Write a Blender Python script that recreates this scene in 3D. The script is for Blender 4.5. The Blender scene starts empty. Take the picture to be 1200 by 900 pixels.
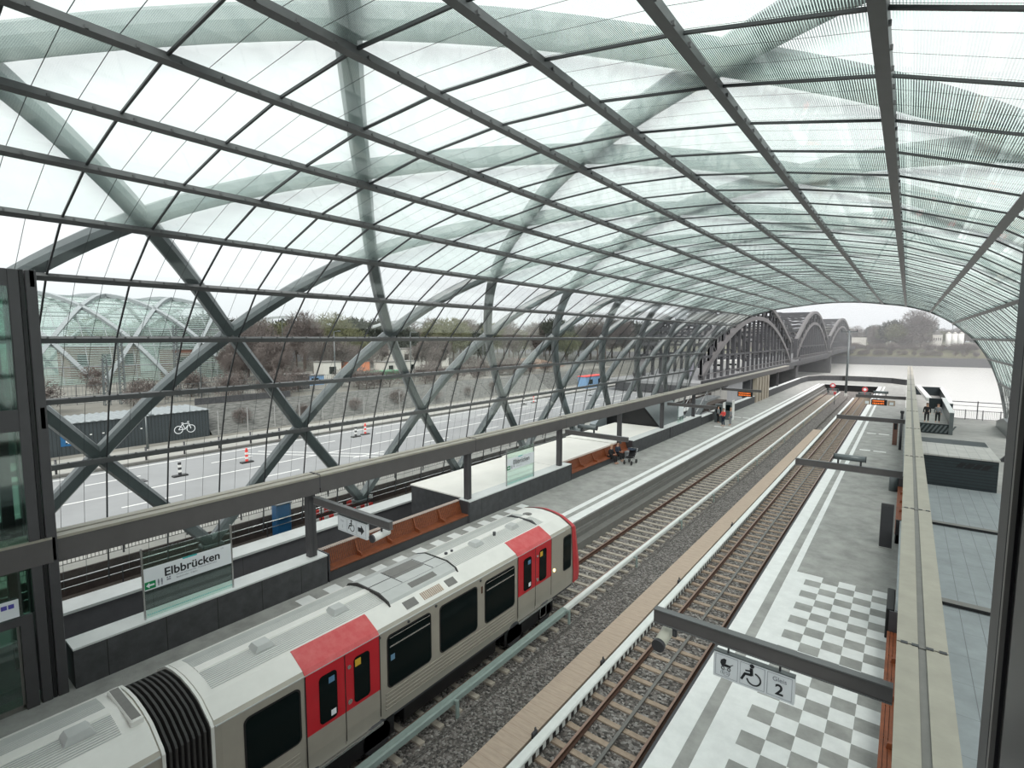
import bpy, bmesh, math, random
from mathutils import Vector, Matrix
R_ = math.radians
random.seed(7)
C = bpy.context.scene.collection
sc = bpy.context.scene

# ---------------------------------------------------------------- camera
cam = bpy.data.objects.new('camera', bpy.data.cameras.new('camera'))
C.objects.link(cam)
cam.data.sensor_width = 36.0
cam.data.lens = 606.1/1200*36.0
cam.data.clip_start = 0.05
cam.data.clip_end = 3000
pitch, yaw, roll = R_(-5.2023), R_(-37.3806), R_(0.1274)
fw = Vector((math.sin(yaw)*math.cos(pitch), math.cos(yaw)*math.cos(pitch), math.sin(pitch)))
rt = Vector((math.cos(yaw), -math.sin(yaw), 0)); up = rt.cross(fw)
r2 = rt*math.cos(roll)+up*math.sin(roll); u2 = -rt*math.sin(roll)+up*math.cos(roll)
m3 = Matrix((r2, u2, -fw)).transposed()
cam.matrix_world = Matrix.Translation((0, 0, 8.8)) @ m3.to_4x4()
sc.camera = cam

# ---------------------------------------------------------------- light and exposure
w = bpy.data.worlds.new('overcast_sky'); sc.world = w
w.use_nodes = True
nt = w.node_tree; nt.nodes.clear()
o_ = nt.nodes.new('ShaderNodeOutputWorld'); bg = nt.nodes.new('ShaderNodeBackground')
tc = nt.nodes.new('ShaderNodeTexCoord'); sx_ = nt.nodes.new('ShaderNodeSeparateXYZ')
cr = nt.nodes.new('ShaderNodeValToRGB')
nz = nt.nodes.new('ShaderNodeTexNoise'); nz.inputs['Scale'].default_value = 2.2; nz.inputs['Detail'].default_value = 5
mx = nt.nodes.new('ShaderNodeMixRGB'); mx.blend_type = 'MULTIPLY'; mx.inputs['Fac'].default_value = 1.0
cr2 = nt.nodes.new('ShaderNodeValToRGB')
cr2.color_ramp.elements[0].position = .3; cr2.color_ramp.elements[0].color = (.93, .95, .97, 1)
cr2.color_ramp.elements[1].position = .7; cr2.color_ramp.elements[1].color = (1.02, 1.02, 1.02, 1)
cr.color_ramp.elements[0].position = 0.0; cr.color_ramp.elements[1].position = 0.35; cr.color_ramp.elements[1].color = (1, 1, 1, 1); cr.color_ramp.elements[0].color = (.66, .685, .70, 1)
_k = cr.color_ramp.elements.new(.10); _k.color = (.80, .815, .825, 1)

nt.links.new(tc.outputs['Generated'], sx_.inputs[0]); nt.links.new(sx_.outputs['Z'], cr.inputs[0])
nt.links.new(tc.outputs['Generated'], nz.inputs['Vector']); nt.links.new(nz.outputs['Fac'], cr2.inputs[0])
nt.links.new(cr.outputs[0], mx.inputs['Color1']); nt.links.new(cr2.outputs[0], mx.inputs['Color2'])
nt.links.new(mx.outputs[0], bg.inputs['Color']); bg.inputs['Strength'].default_value = 1.0
nt.links.new(bg.outputs[0], o_.inputs[0])
sl = bpy.data.lights.new('sun', 'SUN'); sl.energy = 2.2; sl.angle = R_(40); sl.color = (1, .97, .92)
so = bpy.data.objects.new('sun', sl); C.objects.link(so)
so.rotation_euler = (R_(30), R_(28), 0); so.location = (20, -20, 60)
vs = sc.view_settings
sc.display_settings.display_device = 'sRGB'
vs.view_transform = 'Standard'; vs.look = 'None'; vs.exposure = 0.48; vs.gamma = 1; vs.use_curve_mapping = False

# ---------------------------------------------------------------- materials
def mat(name, col, rough=.6, metal=0., var=.0, scale=3., bump=0., bscale=40., col2=None, detail=4, stretch=None):
    m = bpy.data.materials.new(name); m.use_nodes = True
    t = m.node_tree; b = t.nodes['Principled BSDF']
    b.inputs['Roughness'].default_value = rough; b.inputs['Metallic'].default_value = metal
    c = (*col, 1)
    b.inputs['Base Color'].default_value = c
    g = t.nodes.new('ShaderNodeNewGeometry')
    mp = t.nodes.new('ShaderNodeMapping'); t.links.new(g.outputs['Position'], mp.inputs['Vector'])
    if stretch: mp.inputs['Scale'].default_value = stretch
    if var > 0 or col2:
        n = t.nodes.new('ShaderNodeTexNoise'); n.inputs['Scale'].default_value = scale; n.inputs['Detail'].default_value = detail
        n.inputs['Roughness'].default_value = .65
        t.links.new(mp.outputs[0], n.inputs['Vector'])
        r = t.nodes.new('ShaderNodeValToRGB')
        r.color_ramp.elements[0].position = .3; r.color_ramp.elements[1].position = .7
        if col2: a, d = col, col2
        else: a, d = [x*(1-var) for x in col], [min(1, x*(1+var)) for x in col]
        r.color_ramp.elements[0].color = (*a, 1); r.color_ramp.elements[1].color = (*d, 1)
        t.links.new(n.outputs['Fac'], r.inputs[0]); t.links.new(r.outputs[0], b.inputs['Base Color'])
    if bump > 0:
        n2 = t.nodes.new('ShaderNodeTexNoise'); n2.inputs['Scale'].default_value = bscale; n2.inputs['Detail'].default_value = 3
        t.links.new(mp.outputs[0], n2.inputs['Vector'])
        bp = t.nodes.new('ShaderNodeBump'); bp.inputs['Strength'].default_value = bump; bp.inputs['Distance'].default_value = .02
        t.links.new(n2.outputs['Fac'], bp.inputs['Height']); t.links.new(bp.outputs[0], b.inputs['Normal'])
    return m

def nmath(t, op, a, b=None):
    n = t.nodes.new('ShaderNodeMath'); n.operation = op
    for i, v in enumerate((a, b)):
        if v is None: continue
        if isinstance(v, (int, float)): n.inputs[i].default_value = v
        else: t.links.new(v, n.inputs[i])
    return n.outputs[0]

def line_mask(t, src, period, width, offset=0.):
    """1 on thin lines repeated every `period` along src"""
    a = nmath(t, 'ADD', src, 1000*period+offset); a = nmath(t, 'DIVIDE', a, period); a = nmath(t, 'FRACT', a)
    return nmath(t, 'LESS_THAN', a, width/period)

def add_lines(m, axis, period, width, col, offset=0., axis2=None, period2=1., width2=.01):
    t = m.node_tree; b = t.nodes['Principled BSDF']
    g = t.nodes.new('ShaderNodeNewGeometry'); s = t.nodes.new('ShaderNodeSeparateXYZ')
    t.links.new(g.outputs['Position'], s.inputs[0])
    f = line_mask(t, s.outputs[axis], period, width, offset)
    if axis2: f = nmath(t, 'MAXIMUM', f, line_mask(t, s.outputs[axis2], period2, width2))
    mixn = t.nodes.new('ShaderNodeMixRGB'); mixn.inputs['Color2'].default_value = (*col, 1)
    t.links.new(f, mixn.inputs['Fac'])
    lk = b.inputs['Base Color'].links
    if lk: t.links.new(lk[0].from_socket, mixn.inputs['Color1'])
    else: mixn.inputs['Color1'].default_value = b.inputs['Base Color'].default_value
    t.links.new(mixn.outputs[0], b.inputs['Base Color'])
    return m

def gravel(name, lo, hi, scale=16., tint=(1, .95, .9)):
    m = bpy.data.materials.new(name); m.use_nodes = True; t = m.node_tree; b = t.nodes['Principled BSDF']
    g = t.nodes.new('ShaderNodeNewGeometry'); v = t.nodes.new('ShaderNodeTexVoronoi'); v.inputs['Scale'].default_value = scale
    t.links.new(g.outputs['Position'], v.inputs['Vector'])
    s = t.nodes.new('ShaderNodeSeparateXYZ'); t.links.new(v.outputs['Color'], s.inputs[0])
    r = t.nodes.new('ShaderNodeValToRGB'); e = r.color_ramp.elements
    e[0].position = 0; e[0].color = (*[lo*x for x in tint], 1)
    e[1].position = 1; e[1].color = (*[hi*x for x in tint], 1)
    k = e.new(.6); k.color = (*[(lo*.6+hi*.4)*x for x in (1.05, .93, .86)], 1)
    t.links.new(s.outputs['X'], r.inputs[0])
    n = t.nodes.new('ShaderNodeTexNoise'); n.inputs['Scale'].default_value = 1.3; t.links.new(g.outputs['Position'], n.inputs['Vector'])
    mm = t.nodes.new('ShaderNodeMixRGB'); mm.blend_type = 'MULTIPLY'; mm.inputs['Fac'].default_value = .35
    t.links.new(r.outputs[0], mm.inputs['Color1']); t.links.new(n.outputs['Fac'], mm.inputs['Color2'])
    t.links.new(mm.outputs[0], b.inputs['Base Color']); b.inputs['Roughness'].default_value = .95
    bp = t.nodes.new('ShaderNodeBump'); bp.inputs['Strength'].default_value = 1; bp.inputs['Distance'].default_value = .05
    bp.invert = True
    t.links.new(v.outputs['Distance'], bp.inputs['Height']); t.links.new(bp.outputs[0], b.inputs['Normal'])
    return m

def glassm(name, tint, frit=0., fritcol=(.75, .86, .83), joints=True, refl=.85, base=.05, power=3.0):
    m = bpy.data.materials.new(name); m.use_nodes = True; t = m.node_tree
    t.nodes.clear(); out = t.nodes.new('ShaderNodeOutputMaterial')
    tr = t.nodes.new('ShaderNodeBsdfTransparent'); tr.inputs[0].default_value = (*tint, 1)
    gl = t.nodes.new('ShaderNodeBsdfGlossy'); gl.inputs['Roughness'].default_value = .04; gl.inputs[0].default_value = (.92, .97, .96, 1)
    lw = t.nodes.new('ShaderNodeLayerWeight'); lw.inputs['Blend'].default_value = .5
    f = nmath(t, 'POWER', lw.outputs['Facing'], power); f = nmath(t, 'MULTIPLY', f, refl); f = nmath(t, 'ADD', f, base)
    ms = t.nodes.new('ShaderNodeMixShader'); t.links.new(f, ms.inputs[0]); t.links.new(tr.outputs[0], ms.inputs[1]); t.links.new(gl.outputs[0], ms.inputs[2])
    last = ms.outputs[0]
    g = t.nodes.new('ShaderNodeNewGeometry'); s = t.nodes.new('ShaderNodeSeparateXYZ'); t.links.new(g.outputs['Position'], s.inputs[0])
    if frit > 0:
        d = t.nodes.new('ShaderNodeBsdfDiffuse'); d.inputs[0].default_value = (*fritcol, 1)
        tl = t.nodes.new('ShaderNodeBsdfTranslucent'); tl.inputs[0].default_value = (*fritcol, 1)
        md = t.nodes.new('ShaderNodeMixShader'); md.inputs[0].default_value = .72
        t.links.new(d.outputs[0], md.inputs[1]); t.links.new(tl.outputs[0], md.inputs[2])
        ax = nmath(t, 'ADD', s.outputs['X'], 8.0); az = nmath(t, 'SUBTRACT', s.outputs['Z'], 3.0)
        an = nmath(t, 'ARCTAN2', az, ax); an = nmath(t, 'MULTIPLY', an, 12.5)
        q = line_mask(t, an, .034, .034*frit)
        m2 = t.nodes.new('ShaderNodeMixShader'); t.links.new(q, m2.inputs[0]); t.links.new(last, m2.inputs[1]); t.links.new(md.outputs[0], m2.inputs[2])
        last = m2.outputs[0]
    if joints:
        q = line_mask(t, s.outputs['Y'], .68, .014, offset=.20)
        dk = t.nodes.new('ShaderNodeBsdfDiffuse'); dk.inputs[0].default_value = (.12, .13, .13, 1)
        m3_ = t.nodes.new('ShaderNodeMixShader'); t.links.new(q, m3_.inputs[0]); t.links.new(last, m3_.inputs[1]); t.links.new(dk.outputs[0], m3_.inputs[2])
        last = m3_.outputs[0]
    t.links.new(last, out.inputs[0])
    return m

M = {}
M['steel'] = mat('grey_green_steel', (.100, .118, .122), .28, 0, .12, 1.5)
M['purlin'] = mat('purlin_steel', (.128, .132, .134), .4, 0, .08, 3)
M['steel'].node_tree.nodes['Principled BSDF'].inputs['Specular IOR Level'].default_value = .8
M['brown_brick'] = mat('dark_brown_brick', (.05, .036, .032), .85, 0, .25, 5, .3, 20)
M['bar'] = mat('dark_bar_steel', (.042, .046, .048), .4)
M['glass_clear'] = glassm('clear_canopy_glass', (.94, .97, .96), 0., base=.02)
M['glass_frit'] = glassm('fritted_canopy_glass', (.94, .975, .965), .34, (.66, .83, .78), refl=.9, base=.03, power=2.6)
M['glass_pane'] = glassm('glass_pane', (.82, .92, .88), 0., joints=False, base=.07)
M['glass_lift'] = glassm('lift_glass', (.62, .76, .70), 0., joints=False, base=.10)
M['asphalt'] = mat('platform_asphalt', (.32, .32, .305), .85, 0, .22, 1.2, .4, 60)
M['white_paint'] = mat('white_stone', (.74, .75, .74), .6, 0, .07, 2.5)
M['concrete'] = mat('concrete', (.42, .42, .40), .8, 0, .15, 1.0, .2, 20)
M['white_top'] = mat('pale_coping', (.62, .64, .63), .5, 0, .08, 1.2)
M['white_roof'] = mat('white_roof_membrane', (.88, .86, .80), .5, 0, .05, .6)
M['parapet'] = mat('dark_parapet_panel', (.055, .056, .06), .7, 0, .25, 3, .2, 25)
add_lines(M['parapet'], 'Y', 1.35, .02, (.012, .012, .012), .3)
M['yardwall'] = mat('yard_wall_panel', (.10, .098, .106), .7, 0, .12, 1.5)
add_lines(M['yardwall'], 'Y', 3.4, .02, (.05,.05,.05))
M['dark'] = mat('dark_metal', (.045, .045, .05), .45, 0, .1, 3)
M['frame'] = mat('charcoal_frame', (.062, .06, .064), .42, 0, .06, 2)
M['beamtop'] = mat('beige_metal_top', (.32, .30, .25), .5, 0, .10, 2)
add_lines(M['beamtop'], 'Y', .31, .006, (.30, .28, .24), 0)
M['gutter'] = mat('gutter_metal', (.16, .155, .145), .5, 0, .1, 4)
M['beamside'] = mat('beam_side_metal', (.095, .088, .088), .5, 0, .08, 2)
M['ballast'] = gravel('ballast_gravel', .05, .46)
M['gravel'] = gravel('fine_gravel', .05, .40, 20)
M['sleeper'] = mat('sleeper_concrete', (.36, .28, .215), .85, 0, .18, 6)
M['sleeper_grey'] = mat('sleeper_pale_concrete', (.40, .355, .30), .85, 0, .18, 6)
M['rust'] = mat('rusty_rail', (.075, .035, .022), .7, 0, .3, 12)
M['railhead'] = mat('rail_head', (.30, .20, .16), .35, .6)
M['walk'] = mat('trough_cover_slab', (.43, .34, .27), .85, 0, .12, 2.5, stretch=(1, 6, 1))
add_lines(M['walk'], 'Y', .30, .008, (.30, .21, .15))
M['guard_white'] = mat('white_guard', (.70, .72, .70), .4, 0, .05, 4)
M['guard_teal'] = mat('grey_green_guard', (.25, .31, .29), .5, 0, .08, 4)
M['black'] = mat('black', (.008, .008, .009), .4)
M['wood'] = mat('red_brown_wood', (.21, .060, .022), .5, 0, .25, 3, stretch=(1, 1, 8))
M['trainside'] = mat('train_side_metal', (.37, .345, .295), .35, .25, .06, 1.2)
M['trainroof'] = mat('train_roof_paint', (.70, .69, .655), .4, .1, .05, 1.5)
M['trainroof2'] = mat('train_roof_grey', (.47, .48, .47), .45, .1, .06, 2)
M['red'] = mat('red_paint', (.47, .012, .022), .32, 0, .05, 3)
M['redfade'] = mat('sun_faded_red_paint', (.52, .055, .06), .5, col2=(.58, .12, .12), scale=4)
M['winglass'] = mat('dark_window_glass', (.006, .010, .010), .08)
M['winglass'].node_tree.nodes['Principled BSDF'].inputs['Specular IOR Level'].default_value = .12
M['winglass'].node_tree.nodes['Principled BSDF'].inputs['IOR'].default_value = 1.25
M['rubber'] = mat('bellows_rubber', (.028, .026, .025), .6, 0, .1, 5)
M['chrome'] = mat('brushed_chrome', (.55, .55, .55), .25, .9)
M['sign'] = mat('white_sign', (.74, .77, .80), .4)
M['signtext'] = mat('sign_lettering', (.015, .016, .02), .5)
M['signgrey'] = mat('sign_small_print', (.22, .23, .27), .5)
M['green'] = mat('sign_green', (.0, .22, .07), .4)
M['turq'] = mat('sign_turquoise', (.05, .42, .42), .4)
M['slate'] = mat('slate_roof_panels', (.235, .26, .27), .55, 0, .14, 1.4)
add_lines(M['slate'], 'X', .42, .016, (.12, .13, .14), .1, 'Y', 1.35, .010)
M['slate_light'] = mat('pale_slate_roof_panels', (.44, .43, .41), .6, 0, .12, 1.2)
add_lines(M['slate_light'], 'X', .42, .02, (.28, .28, .28), .1)
M['louvre'] = mat('dark_teal_louvre', (.017, .026, .03), .5, 0, .15, 3)
add_lines(M['louvre'], 'Z', .16, .03, (.006, .009, .011))
M['terrace'] = mat('terrace_paving', (.31, .31, .295), .85, 0, .15, .8)
M['road'] = mat('road_asphalt', (.25, .255, .26), .85, 0, .10, .25)
M['pave'] = mat('pavement', (.33, .325, .30), .85, 0, .12, .6)
M['roadline'] = mat('road_line', (.72, .72, .70), .7)
M['soil'] = mat('sandy_ground', (.09, .088, .072), .95, col2=(.26, .25, .225), scale=.09, detail=8)
M['grass'] = mat('winter_grass', (.075, .085, .045), .95, col2=(.15, .14, .09), scale=.15, detail=8)
M['bank'] = mat('embankment', (.09, .095, .09), .95, col2=(.19, .185, .16), scale=1.2, detail=8)
M['stonewall'] = mat('stone_quay', (.032, .034, .038), .9, col2=(.065, .065, .065), scale=.8, detail=8)
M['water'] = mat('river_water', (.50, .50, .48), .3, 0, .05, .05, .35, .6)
M['bark'] = mat('bark', (.11, .085, .07), .9)
M['twig'] = mat('winter_twigs', (.17, .145, .135), .9, 0, .2, .3)
M['twig_green'] = mat('budding_twigs', (.16, .165, .09), .9, 0, .2, .3)
M['evergreen'] = mat('evergreen', (.055, .065, .05), .9, 0, .2, .3)
M['riveted'] = mat('bridge_steel', (.042, .043, .048), .6, 0, .15, .4)
M['riveted_light'] = mat('bridge_arch_steel', (.115, .11, .112), .55, 0, .12, .3)
M['blue'] = mat('blue_plastic', (.012, .10, .24), .45)
M['orange'] = mat('orange_vest', (.75, .07, .06), .6)
M['skin'] = mat('skin', (.52, .30, .21), .6)
M['hair'] = mat('dark_hair', (.03, .02, .015), .7)
M['cloth_black'] = mat('black_cloth', (.012, .012, .014), .85)
M['cloth_grey'] = mat('grey_cloth', (.20, .21, .22), .85)
M['cloth_blue'] = mat('dark_blue_cloth', (.02, .03, .05), .85)
M['white'] = mat('white_plastic', (.75, .75, .73), .4)
M['beige'] = mat('beige_plastic', (.50, .49, .42), .5)
M['brick'] = mat('red_brick', (.16, .085, .065), .9, 0, .2, .5)
M['building'] = mat('pale_building', (.55, .54, .50), .8, 0, .08, .1)
M['grey_building'] = mat('grey_building', (.30, .31, .32), .8, 0, .08, .1)
led = bpy.data.materials.new('orange_led'); led.use_nodes = True
_b = led.node_tree.nodes['Principled BSDF']; _b.inputs['Base Color'].default_value = (.05, .01, 0, 1)
_b.inputs['Emission Color'].default_value = (1, .22, .04, 1); _b.inputs['Emission Strength'].default_value = .8
M['led'] = led
lampm = bpy.data.materials.new('lit_indicator'); lampm.use_nodes = True
_b = lampm.node_tree.nodes['Principled BSDF']; _b.inputs['Base Color'].default_value = (.9, .6, .2, 1)
_b.inputs['Emission Color'].default_value = (1, .75, .35, 1); _b.inputs['Emission Strength'].default_value = 2.0
M['lamp'] = lampm

# ---------------------------------------------------------------- mesh helpers
class MB:
    def __init__(s): s.v = []; s.f = []; s.m = []; s.mi = 0; s.sm = []
    def add(s, vs, fs, smooth=False):
        o = len(s.v); s.v += [tuple(v) for v in vs]
        for f in fs: s.f.append([i+o for i in f]); s.m.append(s.mi); s.sm.append(smooth)
        return s
    def box(s, x0, x1, y0, y1, z0, z1):
        if x0 > x1: x0, x1 = x1, x0
        if y0 > y1: y0, y1 = y1, y0
        if z0 > z1: z0, z1 = z1, z0
        return s.add([(x0,y0,z0),(x1,y0,z0),(x1,y1,z0),(x0,y1,z0),(x0,y0,z1),(x1,y0,z1),(x1,y1,z1),(x0,y1,z1)],
              [(3,2,1,0),(4,5,6,7),(0,1,5,4),(1,2,6,5),(2,3,7,6),(3,0,4,7)])
    def bev(s, x0, x1, y0, y1, z0, z1, b=.02):
        # box with chamfered vertical and top edges
        if x0 > x1: x0, x1 = x1, x0
        if y0 > y1: y0, y1 = y1, y0
        def ring(i, z):
            a0, a1, c0, c1 = x0+i, x1-i, y0+i, y1-i
            return [(a0+b,c0,z),(a1-b,c0,z),(a1,c0+b,z),(a1,c1-b,z),(a1-b,c1,z),(a0+b,c1,z),(a0,c1-b,z),(a0,c0+b,z)]
        vs = ring(0, z0)+ring(0, z1-b)+ring(b, z1)
        fs = [tuple(range(7,-1,-1)), tuple(range(16,24))]
        for L in (0, 8):
            for i in range(8): j = (i+1) % 8; fs.append((L+i, L+j, L+8+j, L+8+i))
        return s.add(vs, fs)
    def prism(s, pts, y0, y1):          # pts in (x,z), counter-clockwise seen from -y
        n = len(pts); vs = [(x,y0,z) for x,z in pts]+[(x,y1,z) for x,z in pts]
        fs = [tuple(range(n)), tuple(range(2*n-1, n-1, -1))]+[(i, i+n, (i+1)%n+n, (i+1)%n) for i in range(n)]
        return s.add(vs, fs)
    def prismx(s, pts, x0, x1):         # pts in (y,z)
        n = len(pts); vs = [(x0,y,z) for y,z in pts]+[(x1,y,z) for y,z in pts]
        fs = [tuple(range(n-1,-1,-1)), tuple(range(n, 2*n))]+[(i, (i+1)%n, (i+1)%n+n, i+n) for i in range(n)]
        return s.add(vs, fs)
    def prismz(s, pts, z0, z1):         # pts in (x,y)
        n = len(pts); vs = [(x,y,z0) for x,y in pts]+[(x,y,z1) for x,y in pts]
        fs = [tuple(range(n-1,-1,-1)), tuple(range(n, 2*n))]+[(i, (i+1)%n, (i+1)%n+n, i+n) for i in range(n)]
        return s.add(vs, fs)
    def tube(s, p0, p1, r, n=6, r1=None):
        p0, p1 = Vector(p0), Vector(p1); d = p1-p0
        if d.length < 1e-6: return s
        d.normalize(); a = d.orthogonal().normalized(); b = d.cross(a); r1 = r if r1 is None else r1
        vs = []
        for p, q in ((p0, r), (p1, r1)):
            for i in range(n):
                t = 2*math.pi*i/n; vs.append(p+(a*math.cos(t)+b*math.sin(t))*q)
        fs = [tuple(range(n-1,-1,-1)), tuple(range(n, 2*n))]
        s.add(vs, fs); o = len(s.v)-2*n
        for i in range(n):
            j = (i+1) % n; s.f.append([o+i, o+j, o+n+j, o+n+i]); s.m.append(s.mi); s.sm.append(n > 6)
        return s
    def bar(s, p0, p1, wd, hg, up=(0,0,1)):   # rectangular bar
        p0, p1 = Vector(p0), Vector(p1); d = (p1-p0).normalized(); u = Vector(up)
        a = d.cross(u)
        if a.length < 1e-4: a = d.orthogonal()
        a.normalize(); u = a.cross(d).normalized()
        vs = [p+a*i*wd/2+u*j*hg/2 for p in (p0, p1) for i, j in ((-1,-1),(1,-1),(1,1),(-1,1))]
        return s.add(vs, [(0,1,2,3),(7,6,5,4),(4,5,1,0),(5,6,2,1),(6,7,3,2),(7,4,0,3)])
    def path(s, pts, wd, hg, up=(0,0,1)):
        for a, b in zip(pts[:-1], pts[1:]): s.bar(a, b, wd, hg, up)
        return s
    def sweep(s, frames, sec, smooth=False, caps=True):   # frames: (p, a, b); sec: list of (i,j)
        n = len(sec); vs = [p+a*i+b*j for p, a, b in frames for i, j in sec]; fs = []
        for k in range(len(frames)-1):
            for i in range(n):
                j = (i+1) % n; fs.append((k*n+i, (k+1)*n+i, (k+1)*n+j, k*n+j))
        if caps: fs.append(tuple(range(n))); fs.append(tuple(range(len(frames)*n-1, (len(frames)-1)*n-1, -1)))
        return s.add(vs, fs, smooth)
    def disc(s, c, nrm, r, n=16, th=.01):
        nrm = Vector(nrm).normalized(); c = Vector(c); return s.tube(c-nrm*th/2, c+nrm*th/2, r, n)
    def build(s, name, mats, parent=None, fix=True):
        me = bpy.data.meshes.new(name)
        me.from_pydata(s.v, [], s.f)
        if not isinstance(mats, (list, tuple)): mats = [mats]
        for m in mats: me.materials.append(M[m] if isinstance(m, str) else m)
        for p, i, k in zip(me.polygons, s.m, s.sm): p.material_index = i; p.use_smooth = k
        if fix:
            bm = bmesh.new(); bm.from_mesh(me); bmesh.ops.recalc_face_normals(bm, faces=bm.faces); bm.to_mesh(me); bm.free()
        me.update()
        o = bpy.data.objects.new(name, me); C.objects.link(o)
        if parent is not None:
            o.parent = parent
            off = Vector((0,0,0)); q = parent
            while q: off += q.location; q = q.parent
            o.location = -off
        return o

def thing(name, label, cat, loc=(0,0,0), group=None):
    o = bpy.data.objects.new(name, None); C.objects.link(o); o.location = loc
    o.empty_display_size = .2
    return tag(o, label, cat, group)
def tag(o, label=None, cat=None, group=None, kind=None):
    if label: o['label'] = label
    if cat: o['category'] = cat
    if group: o['group'] = group
    if kind: o['kind'] = kind
    return o
def struct(mb, name, mats): return tag(mb.build(name, mats), kind='structure')
def solo(mb, name, mats, label, cat, group=None):
    """single-mesh thing whose origin sits at its base"""
    o = mb.build(name, mats)
    xs = [v[0] for v in mb.v]; ys = [v[1] for v in mb.v]; zs = [v[2] for v in mb.v]
    c = Vector(((min(xs)+max(xs))/2, (min(ys)+max(ys))/2, min(zs)))
    o.data.transform(Matrix.Translation(-c)); o.location = c
    return tag(o, label, cat, group)
def dup(root, loc, label=None, group=None, rz=0, scale=None):
    r = root.copy(); C.objects.link(r); r.location = loc; r.rotation_euler = (0, 0, rz)
    if scale: r.scale = scale
    if label: r['label'] = label
    if group: r['group'] = group
    for ch in list(root.children):
        c = ch.copy(); C.objects.link(c); c.parent = r
        for g in list(ch.children):
            d = g.copy(); C.objects.link(d); d.parent = c
    return r
def text_mb(txt, size, origin, xdir, ydir, depth=.004, align='LEFT', mb=None, bold=0.0):
    cu = bpy.data.curves.new('t', 'FONT'); cu.body = txt; cu.size = size; cu.align_x = align; cu.extrude = 0; cu.offset = bold
    to = bpy.data.objects.new('t', cu); C.objects.link(to)
    bpy.context.view_layer.update()
    me = bpy.data.meshes.new_from_object(to.evaluated_get(bpy.context.evaluated_depsgraph_get()))
    xd, yd = Vector(xdir).normalized(), Vector(ydir).normalized(); zd = xd.cross(yd); o = Vector(origin)
    mb = mb or MB()
    mb.add([o+xd*v.co.x+yd*v.co.y+zd*depth for v in me.vertices], [tuple(p.vertices) for p in me.polygons])
    bpy.data.objects.remove(to); bpy.data.curves.remove(cu); bpy.data.meshes.remove(me)
    return mb
class Plane:   # 2D drawing on a plane in the place: o + u*xdir + v*ydir
    def __init__(s, o, xd, yd): s.o, s.x, s.y = Vector(o), Vector(xd).normalized(), Vector(yd).normalized(); s.n = s.x.cross(s.y)
    def p(s, u, v, d=0.): return s.o+s.x*u+s.y*v+s.n*d
    def poly(s, mb, pts, d=.004, th=.003):
        n = len(pts); vs = [s.p(u,v,d-th) for u,v in pts]+[s.p(u,v,d) for u,v in pts]
        return mb.add(vs, [tuple(range(n-1,-1,-1)), tuple(range(n,2*n))]+[(i,(i+1)%n,(i+1)%n+n,i+n) for i in range(n)])
    def rect(s, mb, u0, u1, v0, v1, d=.004, th=.003): return s.poly(mb, [(u0,v0),(u1,v0),(u1,v1),(u0,v1)], d, th)
    def rrect(s, mb, u0, u1, v0, v1, r, d=.004, th=.003, n=5):
        pts = []
        for cx, cy, a0 in ((u1-r,v0+r,-90),(u1-r,v1-r,0),(u0+r,v1-r,90),(u0+r,v0+r,180)):
            for i in range(n+1):
                a = R_(a0+90*i/n); pts.append((cx+r*math.cos(a), cy+r*math.sin(a)))
        return s.poly(mb, pts, d, th)
    def circ(s, mb, u, v, r, d=.004, th=.003, n=16): return s.poly(mb, [(u+r*math.cos(2*math.pi*i/n), v+r*math.sin(2*math.pi*i/n)) for i in range(n)], d, th)
    def ring(s, mb, u, v, r0, r1, a0=0, a1=360, d=.004, n=20):
        pts = []
        for i in range(n):
            t0, t1 = R_(a0+(a1-a0)*i/n), R_(a0+(a1-a0)*(i+1)/n)
            s.poly(mb, [(u+r0*math.cos(t0),v+r0*math.sin(t0)),(u+r1*math.cos(t0),v+r1*math.sin(t0)),(u+r1*math.cos(t1),v+r1*math.sin(t1)),(u+r0*math.cos(t1),v+r0*math.sin(t1))], d)
        return mb
    def line(s, mb, u0, v0, u1, v1, w, d=.004):
        a = Vector((u1-u0, v1-v0)); l = a.length; a /= l; b = Vector((-a.y, a.x))*w/2
        return s.poly(mb, [(u0-b.x,v0-b.y),(u1-b.x,v1-b.y),(u1+b.x,v1+b.y),(u0+b.x,v0+b.y)], d)
def wheelchair(pl, mb, u, v, s, d=.006):
    pl.circ(mb, u-.02*s, v+.42*s, .085*s, d)
    pl.line(mb, u-.04*s, v+.32*s, u-.02*s, v+.02*s, .12*s, d)
    pl.line(mb, u-.02*s, v+.04*s, u-.28*s, v+.02*s, .10*s, d)
    pl.line(mb, u-.26*s, v+.04*s, u-.40*s, v-.26*s, .09*s, d)
    pl.line(mb, u-.04*s, v+.20*s, u-.26*s, v+.16*s, .06*s, d)
    pl.ring(mb, u+.06*s, v-.10*s, .22*s, .28*s, -170, 80, d)
def pram(pl, mb, u, v, s, d=.006):
    pl.poly(mb, [(u-.35*s,v),(u-.30*s,v+.22*s),(u-.12*s,v+.34*s),(u+.02*s,v+.30*s),(u-.02*s,v+.02*s)], d)
    pl.poly(mb, [(u-.35*s,v+.02*s),(u+.30*s,v-.02*s),(u+.26*s,v-.16*s),(u-.24*s,v-.18*s)], d)
    pl.line(mb, u+.26*s, v-.02*s, u+.42*s, v+.10*s, .04*s, d)
    pl.ring(mb, u-.18*s, v-.30*s, .07*s, .11*s, 0, 360, d, 10); pl.ring(mb, u+.18*s, v-.30*s, .07*s, .11*s, 0, 360, d, 10)
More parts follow.
